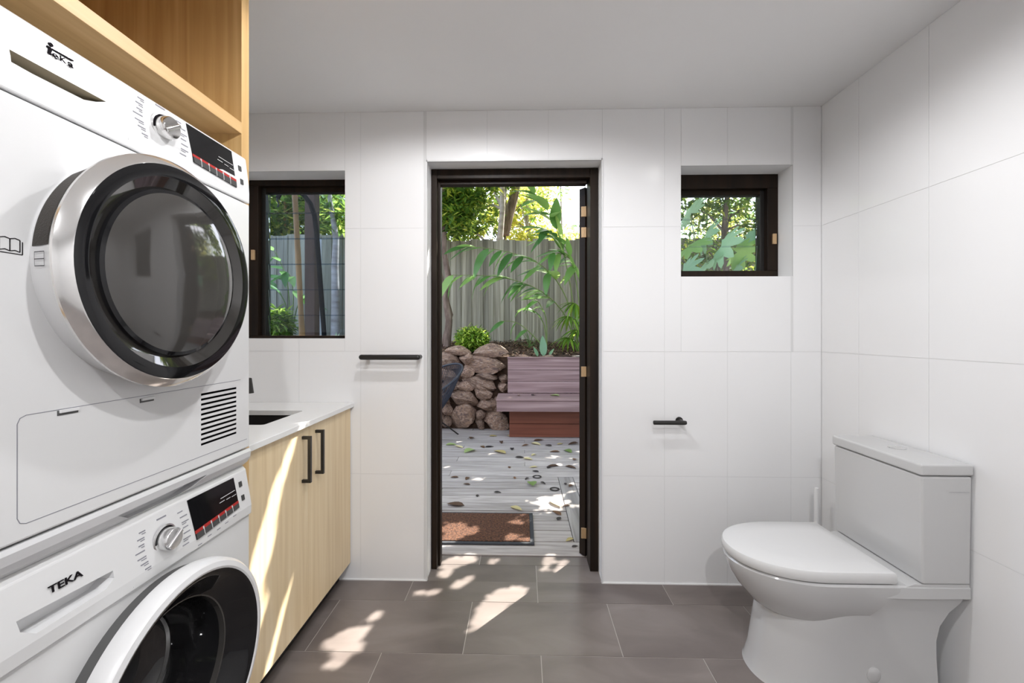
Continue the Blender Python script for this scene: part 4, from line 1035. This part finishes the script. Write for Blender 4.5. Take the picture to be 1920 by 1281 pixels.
arching_plant('side_ginger_plant', 'ginger plant with long leaves in front of the fence seen through the sink window', 'plant', (c_.x, 6.3, soil_z(c_.x, 6.3)), [
    ([(c_.x, 6.3, 1.0), gp(540, 540, 6.2), gp(520, 480, 6.1), gp(500, 460, 6.0)], 7, .36), ([(c_.x, 6.3, 1.0), gp(550, 560, 6.2), gp(545, 520, 6.1), gp(535, 510, 6.0)], 5, .36),
    ([(c_.x, 6.3, 1.0), gp(535, 570, 6.2), gp(505, 530, 6.1), gp(488, 520, 6.0)], 6, .34), ([(c_.x, 6.3, 1.0), gp(556, 580, 6.2), gp(570, 560, 6.1), gp(584, 556, 6.0)], 4, .34)], GL)
# verandah post, leaning bamboo pole, curved black stand
Yp = 3.55
a = ay(571, 600, Yp); b = ay(590, 600, Yp)
pst = box('verandah_post', M['post'], a.x, b.x, Yp, Yp + .09, DZ + .002, 3.0, None, .004, origin=(a.x, Yp, 0)); tag(pst, 'square dark brown verandah post outside the sink window', 'post')
box('post_foot', M['matt'], a.x - .004, b.x + .004, Yp - .004, Yp + .094, DZ + .0025, .06, pst)
a = ay(592, 600, Yp + .12); b = ay(599, 600, Yp + .12)
pp_ = MB().tube([((a.x + b.x)/2, Yp + .16, DZ + .002), ((a.x + b.x)/2, Yp + .16, 1.6), ((a.x + b.x)/2, Yp + .16, 2.02)], (b.x - a.x) / 2, 14).build('downpipe', M['silver'], None, origin=((a.x + b.x)/2, Yp + .16, 0), smooth=True)
tag(pp_, 'narrow pale grey pipe beside the verandah post', 'pipe')
t_ = ay(552, 350, 3.3); m_ = ay(562, 500, 3.3); bt_ = ay(567, 640, 3.3); dr_ = (bt_ - t_).normalized(); foot = bt_ + dr_ * ((DZ + .002 - bt_.z) / dr_.z)
pts = [t_.lerp(foot, i / 12) for i in range(13)]
bp = MB().tube(pts, [.020 + (.003 if i % 3 == 0 else 0) for i in range(13)], 12).build('bamboo_pole', M['bamboo'], None, origin=foot, smooth=True); tag(bp, 'tan bamboo pole standing outside the sink window', 'pole')
Ys = 3.15
st = [ay(x_, y_, Ys) for x_, y_ in ((520, 372), (526, 362), (540, 356), (556, 357), (570, 366), (582, 382), (590, 405), (594, 440), (600, 520), (608, 632))]
e_ = (st[-1] - st[-2]).normalized(); ft = st[-1] + e_ * ((.03 - st[-1].z) / e_.z); st.append(ft)
hs = thing('hanging_chair_stand', (ft.x, Ys, DZ), 'curved black steel stand arching outside the sink window', 'stand')
MB().tube(st, .017, 14).build('curved_arm', M['steel'], hs, smooth=True)
MB().tube([st[0], st[0] + Vector((0, 0, -.02)), st[0] + Vector((.012, 0, -.05)), st[0] + Vector((.0, 0, -.065))], .006, 8).build('hook', M['matt'], hs, smooth=True)
MB().tube([(ft.x + .36 * math.cos(2*math.pi*i/40) - .2, Ys + .36 * math.sin(2*math.pi*i/40), DZ + .022) for i in range(41)], .018, 10, False).build('base_ring', M['matt'], hs, smooth=True)
MB().tube([(ft.x, Ys, .03), (ft.x - .1, Ys + .05, .022), (ft.x - .5, Ys + .20, .022)], .016, 10).build('base_bar', M['matt'], hs, smooth=True)
# neighbouring corner of the house: grey cladding strip at the window's left
a = ay(487, 500, 2.9); b = ay(497, 500, 2.9)
hc = box('corner_post', plain('grey_blue_painted_post', srgb(104, 114, 132), .6, vary=.05), a.x - .06, b.x, 2.85, 2.94, DZ + .002, 2.9, None, .004, origin=(a.x, 2.9, 0)); tag(hc, 'grey blue painted post at the left edge of the sink window', 'post')

# ---- what the small window shows
def lobed(n=9, seed=0):
    """broad deeply lobed leaf, stalk at the origin, blade in the XY plane"""
    rnd = random.Random(seed); vs = [(0, 0, 0)]; m_ = n * 4
    for i in range(m_ + 1):
        a = R(-150 + 300 * i / m_); r_ = .55 + .45 * math.cos(a * .5) ** 2
        r_ *= (1.0, .86, .62, .86)[i % 4]
        vs.append((r_ * math.cos(a), r_ * math.sin(a), -.22 * r_ * r_ + rnd.uniform(-.02, .02)))
    return vs, [(0, i, i + 1) for i in range(1, m_ + 1)]
LB = [mesh_of('leaf', *lobed(9, s), M['pale']) for s in range(2)] + [mesh_of('leaf', *lobed(9, 7), M['ginger'])]
bl = thing('lobed_leaf_plant', (1.95, 4.2, DZ), 'plant with large lobed leaves seen through the small window', 'plant')
rnd = random.Random(6)
for px, py, L in ((1296, 400, .26), (1322, 444, .24), (1352, 462, .28), (1292, 462, .26), (1382, 474, .24), (1330, 492, .28), (1374, 508, .24), (1280, 510, .26), (1400, 446, .2), (1300, 520, .3), (1420, 510, .24)):
    p_ = ay(px, py, 4.2 + rnd.uniform(-.25, .25)); b_ = Vector((1.95, 4.2, DZ))
    s_ = MB().tube([b_, b_.lerp(p_, .5) + Vector((0, 0, .15)), p_ + Vector((0, .02, .0))], [.012, .008, .005], 6).build('stalk', M['twig'], bl, smooth=True)
    fromdata('leaf', rnd.choice(LB), s_, p_ - bl.location, (R(rnd.uniform(35, 70)), R(rnd.uniform(-20, 20)), R(rnd.uniform(-120, -60))), (L, L, L))
def hedge(name, label, Y, blobs, leafm, size, seed):
    return far_tree(name, label, 1360, Y, 250, seed, leafm, M['bark'], blobs, .05, size)
hedge('window_tree', 'green leafy tree close outside the small window', 6.0, [(1300, 390, 0, .36, 320), (1350, 380, .2, .36, 320), (1400, 390, .1, .36, 260), (1320, 460, .2, .36, 240), (1390, 460, 0, .36, 240), (1430, 430, 0, .34, 200), (1290, 500, .2, .34, 260), (1400, 520, .1, .36, 300)], M['leaf'], .12, 61)
hedge('window_back_tree', 'pale blue green tree farther behind the small window', 8.6, [(1300, 420, 0, .8, 460), (1380, 430, .3, .8, 460), (1440, 400, 0, .8, 400), (1350, 500, 0, .8, 460)], M['leaf_d'], .16, 62)
hedge('window_yellow_tree', 'yellow leaved branches between the trees in the small window', 7.2, [(1390, 440, 0, .4, 160), (1340, 410, 0, .5, 160), (1420, 480, 0, .5, 200)], M['leaf_y'], .15, 63)

# ------------------------------------------------------------------ unseen canopy added to shape the sun, gaps placed for the lit patches
GAPS = []
def gap(p, r): GAPS.append((Vector(p), r))
for px, py, r in ((517, 930, .03), (508, 965, .035), (500, 1000, .04), (492, 1040, .045), (488, 1080, .03), (553, 1095, .025), (546, 1130, .045), (535, 1165, .05), (524, 1200, .04), (512, 1232, .03), (545, 845, .022), (538, 870, .022), (532, 892, .015), (480, 1180, .03), (484, 1140, .02)):
    gap(ax(px, py, CX), r)
for px, py, r in ((630, 1200, .03), (655, 1190, .035), (680, 1185, .025), (620, 1208, .02), (640, 1225, .035), (665, 1215, .03), (632, 1242, .025), (706, 1155, .022), (940, 1120, .055), (965, 1115, .05), (920, 1140, .05), (905, 1165, .04), (888, 1190, .03), (935, 1150, .03),
                  (850, 1055, .05), (875, 1050, .04), (835, 1075, .03), (860, 1095, .03), (815, 1110, .02), (790, 1112, .015), (880, 1085, .02), (925, 1052, .02), (1030, 1052, .03), (1058, 1055, .02), (1020, 1068, .015), (1050, 1068, .02)):
    gap(az(px, py, 0), r)
for px, py, r in ((850, 995, .06), (880, 1000, .04), (845, 1012, .05), (960, 1012, .03), (985, 1018, .02), (965, 983, .02), (840, 815, .10), (855, 820, .08), (1030, 943, .05)):
    gap(az(px, py, 0), r)
gap((-.86, 1.62, .86), .03)
tcan = thing('sun_shaping_canopy', (3.6, 5.0, -.15), 'unseen leafy canopy added over the deck to break the sun into patches', 'tree')
MB().tube([(3.6, 5.0, -.15), (3.5, 4.9, 1.4), (3.3, 4.8, 2.9), (2.6, 4.5, 3.6), (1.6, 4.2, 4.0), (.4, 4.2, 4.3), (-.9, 4.6, 4.6)], [.14, .12, .10, .07, .05, .035, .02], 12).build('trunk', M['bark'], tcan, smooth=True)
rnd = random.Random(77); can = MB()
e1 = SUN.cross(Vector((0, 0, 1))).normalized(); e2 = SUN.cross(e1).normalized()
cc = Vector((-.1, 2.6, .5))
def proj(p): d = p - cc; return d.dot(e1), d.dot(e2)
G2d = [(proj(p), r) for p, r in GAPS]
def put_leaf(u, v, tt, L, clear):
    p = cc + e1 * u + e2 * v + SUN * tt
    q_ = p.x / p.y
    if p.z < 2.95 or p.y < 2.5 or (p.z < 1.45 + .40 * p.y and (-.28 < q_ < .21 or q_ < -.36)) or (p.z < 1.28 + .375 * p.y and .34 < q_ < .64): return
    if p.y > 8.6: return
    d = Vector((rnd.uniform(-1, 1), rnd.uniform(-1, 1), rnd.uniform(-.7, .2))).normalized()
    mu, mv = proj(p + d * L * .5)
    for (gu, gv), r in G2d:
        if (mu - gu) ** 2 + (mv - gv) ** 2 < (r + L * clear) ** 2: return
    s_ = (SUN + Vector((rnd.uniform(-.4, .4), rnd.uniform(-.4, .4), rnd.uniform(-.4, .4)))); q = d.cross(s_).normalized(); W_ = L * .5
    can.add([p, p + d*L*.4 + q*W_*.5, p + d*L, p + d*L*.4 - q*W_*.5], [(0, 1, 2, 3)])
for _ in range(27000): put_leaf(rnd.uniform(-3.6, 3.6), rnd.uniform(-3.0, 3.4), rnd.uniform(3.5, 7.2), rnd.uniform(.15, .3), .45)
for (gu, gv), r in G2d:                        # small leaves close the canopy around each gap
    for _ in range(420): put_leaf(gu + rnd.gauss(0, .17), gv + rnd.gauss(0, .17), rnd.uniform(3.5, 4.3), rnd.uniform(.04, .085), .28)
can.build('foliage', M['leaf'], tcan, recalc=False)

# ------------------------------------------------------------------ fallen leaves on the deck
def flat_leaf(seed):
    rnd = random.Random(seed); vs, fs = blade(1, rnd.uniform(.4, .6), .35, rnd.uniform(-.1, .12), 5)
    vs = [(x - .5, y_, z + .06 * abs(y_) + .02) for x, y_, z in vs]
    mn = min(v[2] for v in vs); return [(x, y_, z - mn) for x, y_, z in vs], fs
FLm = {k_: [mesh_of('fallen_leaf', *flat_leaf(s + ord(k_)), M['fall_' + k_]) for s in range(3)] for k_ in 'gbyk'}
LBL = {'g': 'green leaf fallen on the grey deck boards', 'b': 'dry brown leaf fallen on the grey deck boards', 'y': 'pale yellowish leaf fallen on the grey deck boards', 'k': 'dark withered leaf fallen on the grey deck boards'}
rnd = random.Random(12); FC = {}
def fallen(px, py, L, k_, label=None):
    p_ = az(px, py, 0); p_.z = DZ + .0018
    if (mx0 - .1 < p_.x < mx1 + .08 and my0 - .08 < p_.y < my1 + .06): return
    o = bpy.data.objects.new('fallen_leaf', rnd.choice(FLm[k_])); COL.objects.link(o)
    o.location = p_; o.rotation_euler = (0, 0, rnd.uniform(0, 6.28)); o.scale = (L, L, L)
    where = ('before the stone wall' if px < 950 else 'at the foot of the bench') if py < 850 else ('near the dark metal rings' if px > 980 else 'in the middle of the deck') if py < 915 else ('beside the border board' if px > 1000 else 'just beyond the mat')
    if label is None:
        W2 = {'g': 'green', 'b': 'dry brown', 'y': 'pale yellowish', 'k': 'dark withered'}[k_]
        key = (W2, where); FC[key] = FC.get(key, 0) + 1
    tag(o, label or '%s fallen leaf lying %s' % (W2, where), 'leaf', None if label else '%s leaves fallen %s' % (W2, where))
fallen(997, 908, .13, 'g', 'large green leaf on the deck near the dark metal ring')
fallen(880, 846, .17, 'g', 'big green leaf on the deck in front of the stone wall')
fallen(937, 848, .17, 'y', 'big pale leaf on the deck left of the bench corner')
fallen(854, 947, .13, 'b', 'curled brown leaf on the deck just beyond the mat')
fallen(1042, 945, .16, 'y', 'pale broad leaf beside the deck border board')
fallen(968, 954, .12, 'y', 'yellowish leaf at the far right corner of the mat')
for px, py, L, k_ in ((1075, 833, .13, 'b'), (1050, 833, .1, 'y'), (1028, 836, .1, 'k'), (1005, 833, .13, 'y'), (985, 836, .09, 'b'), (918, 838, .1, 'k'), (905, 838, .1, 'b'), (860, 838, .12, 'y'), (846, 834, .12, 'g'), (1065, 846, .13, 'g'), (1040, 847, .11, 'b'), (975, 858, .10, 'k'), (990, 861, .1, 'y'), (1000, 853, .08, 'y'),
                      (1000, 876, .08, 'y'), (1036, 874, .12, 'b'), (1070, 876, .12, 'b'), (1030, 876, .08, 'k'), (1004, 884, .07, 'k'), (988, 898, .06, 'k'), (875, 908, .06, 'b'), (852, 895, .07, 'b'), (876, 897, .08, 'b'), (933, 923, .06, 'k'), (895, 929, .05, 'k'), (1018, 906, .06, 'k'), (1070, 911, .07, 'b'), (1060, 907, .05, 'k'), (1044, 962, .08, 'b'), (1062, 948, .06, 'b'), (1048, 972, .06, 'k'),
                      (955, 818, .1, 'y'), (925, 818, .1, 'y'), (885, 822, .12, 'b'), (1010, 826, .12, 'b'), (940, 830, .09, 'b'), (960, 842, .09, 'k'), (1078, 862, .08, 'b'), (955, 876, .06, 'b'), (965, 896, .05, 'b'), (1068, 1012, .06, 'y'), (1078, 1024, .04, 'k')):
    fallen(px, py, L, k_)
for px, py, L, k_, lab in ((1040, 742, .12, 'g', 'green leaf lying on the bench seat'), (1000, 741, .10, 'k', 'dark leaf lying on the bench seat'), (972, 742, .08, 'b', 'small brown leaf at the left of the bench seat')):
    p_ = az(px, py, sh + .002); p_.y = min(5.1, max(4.8, p_.y)); p_.z = sh + .0015
    o = bpy.data.objects.new('fallen_leaf', FLm[k_][0]); COL.objects.link(o); o.location = p_; o.rotation_euler = (0, 0, rnd.uniform(0, 6)); o.scale = (L, L, L); tag(o, lab, 'leaf')
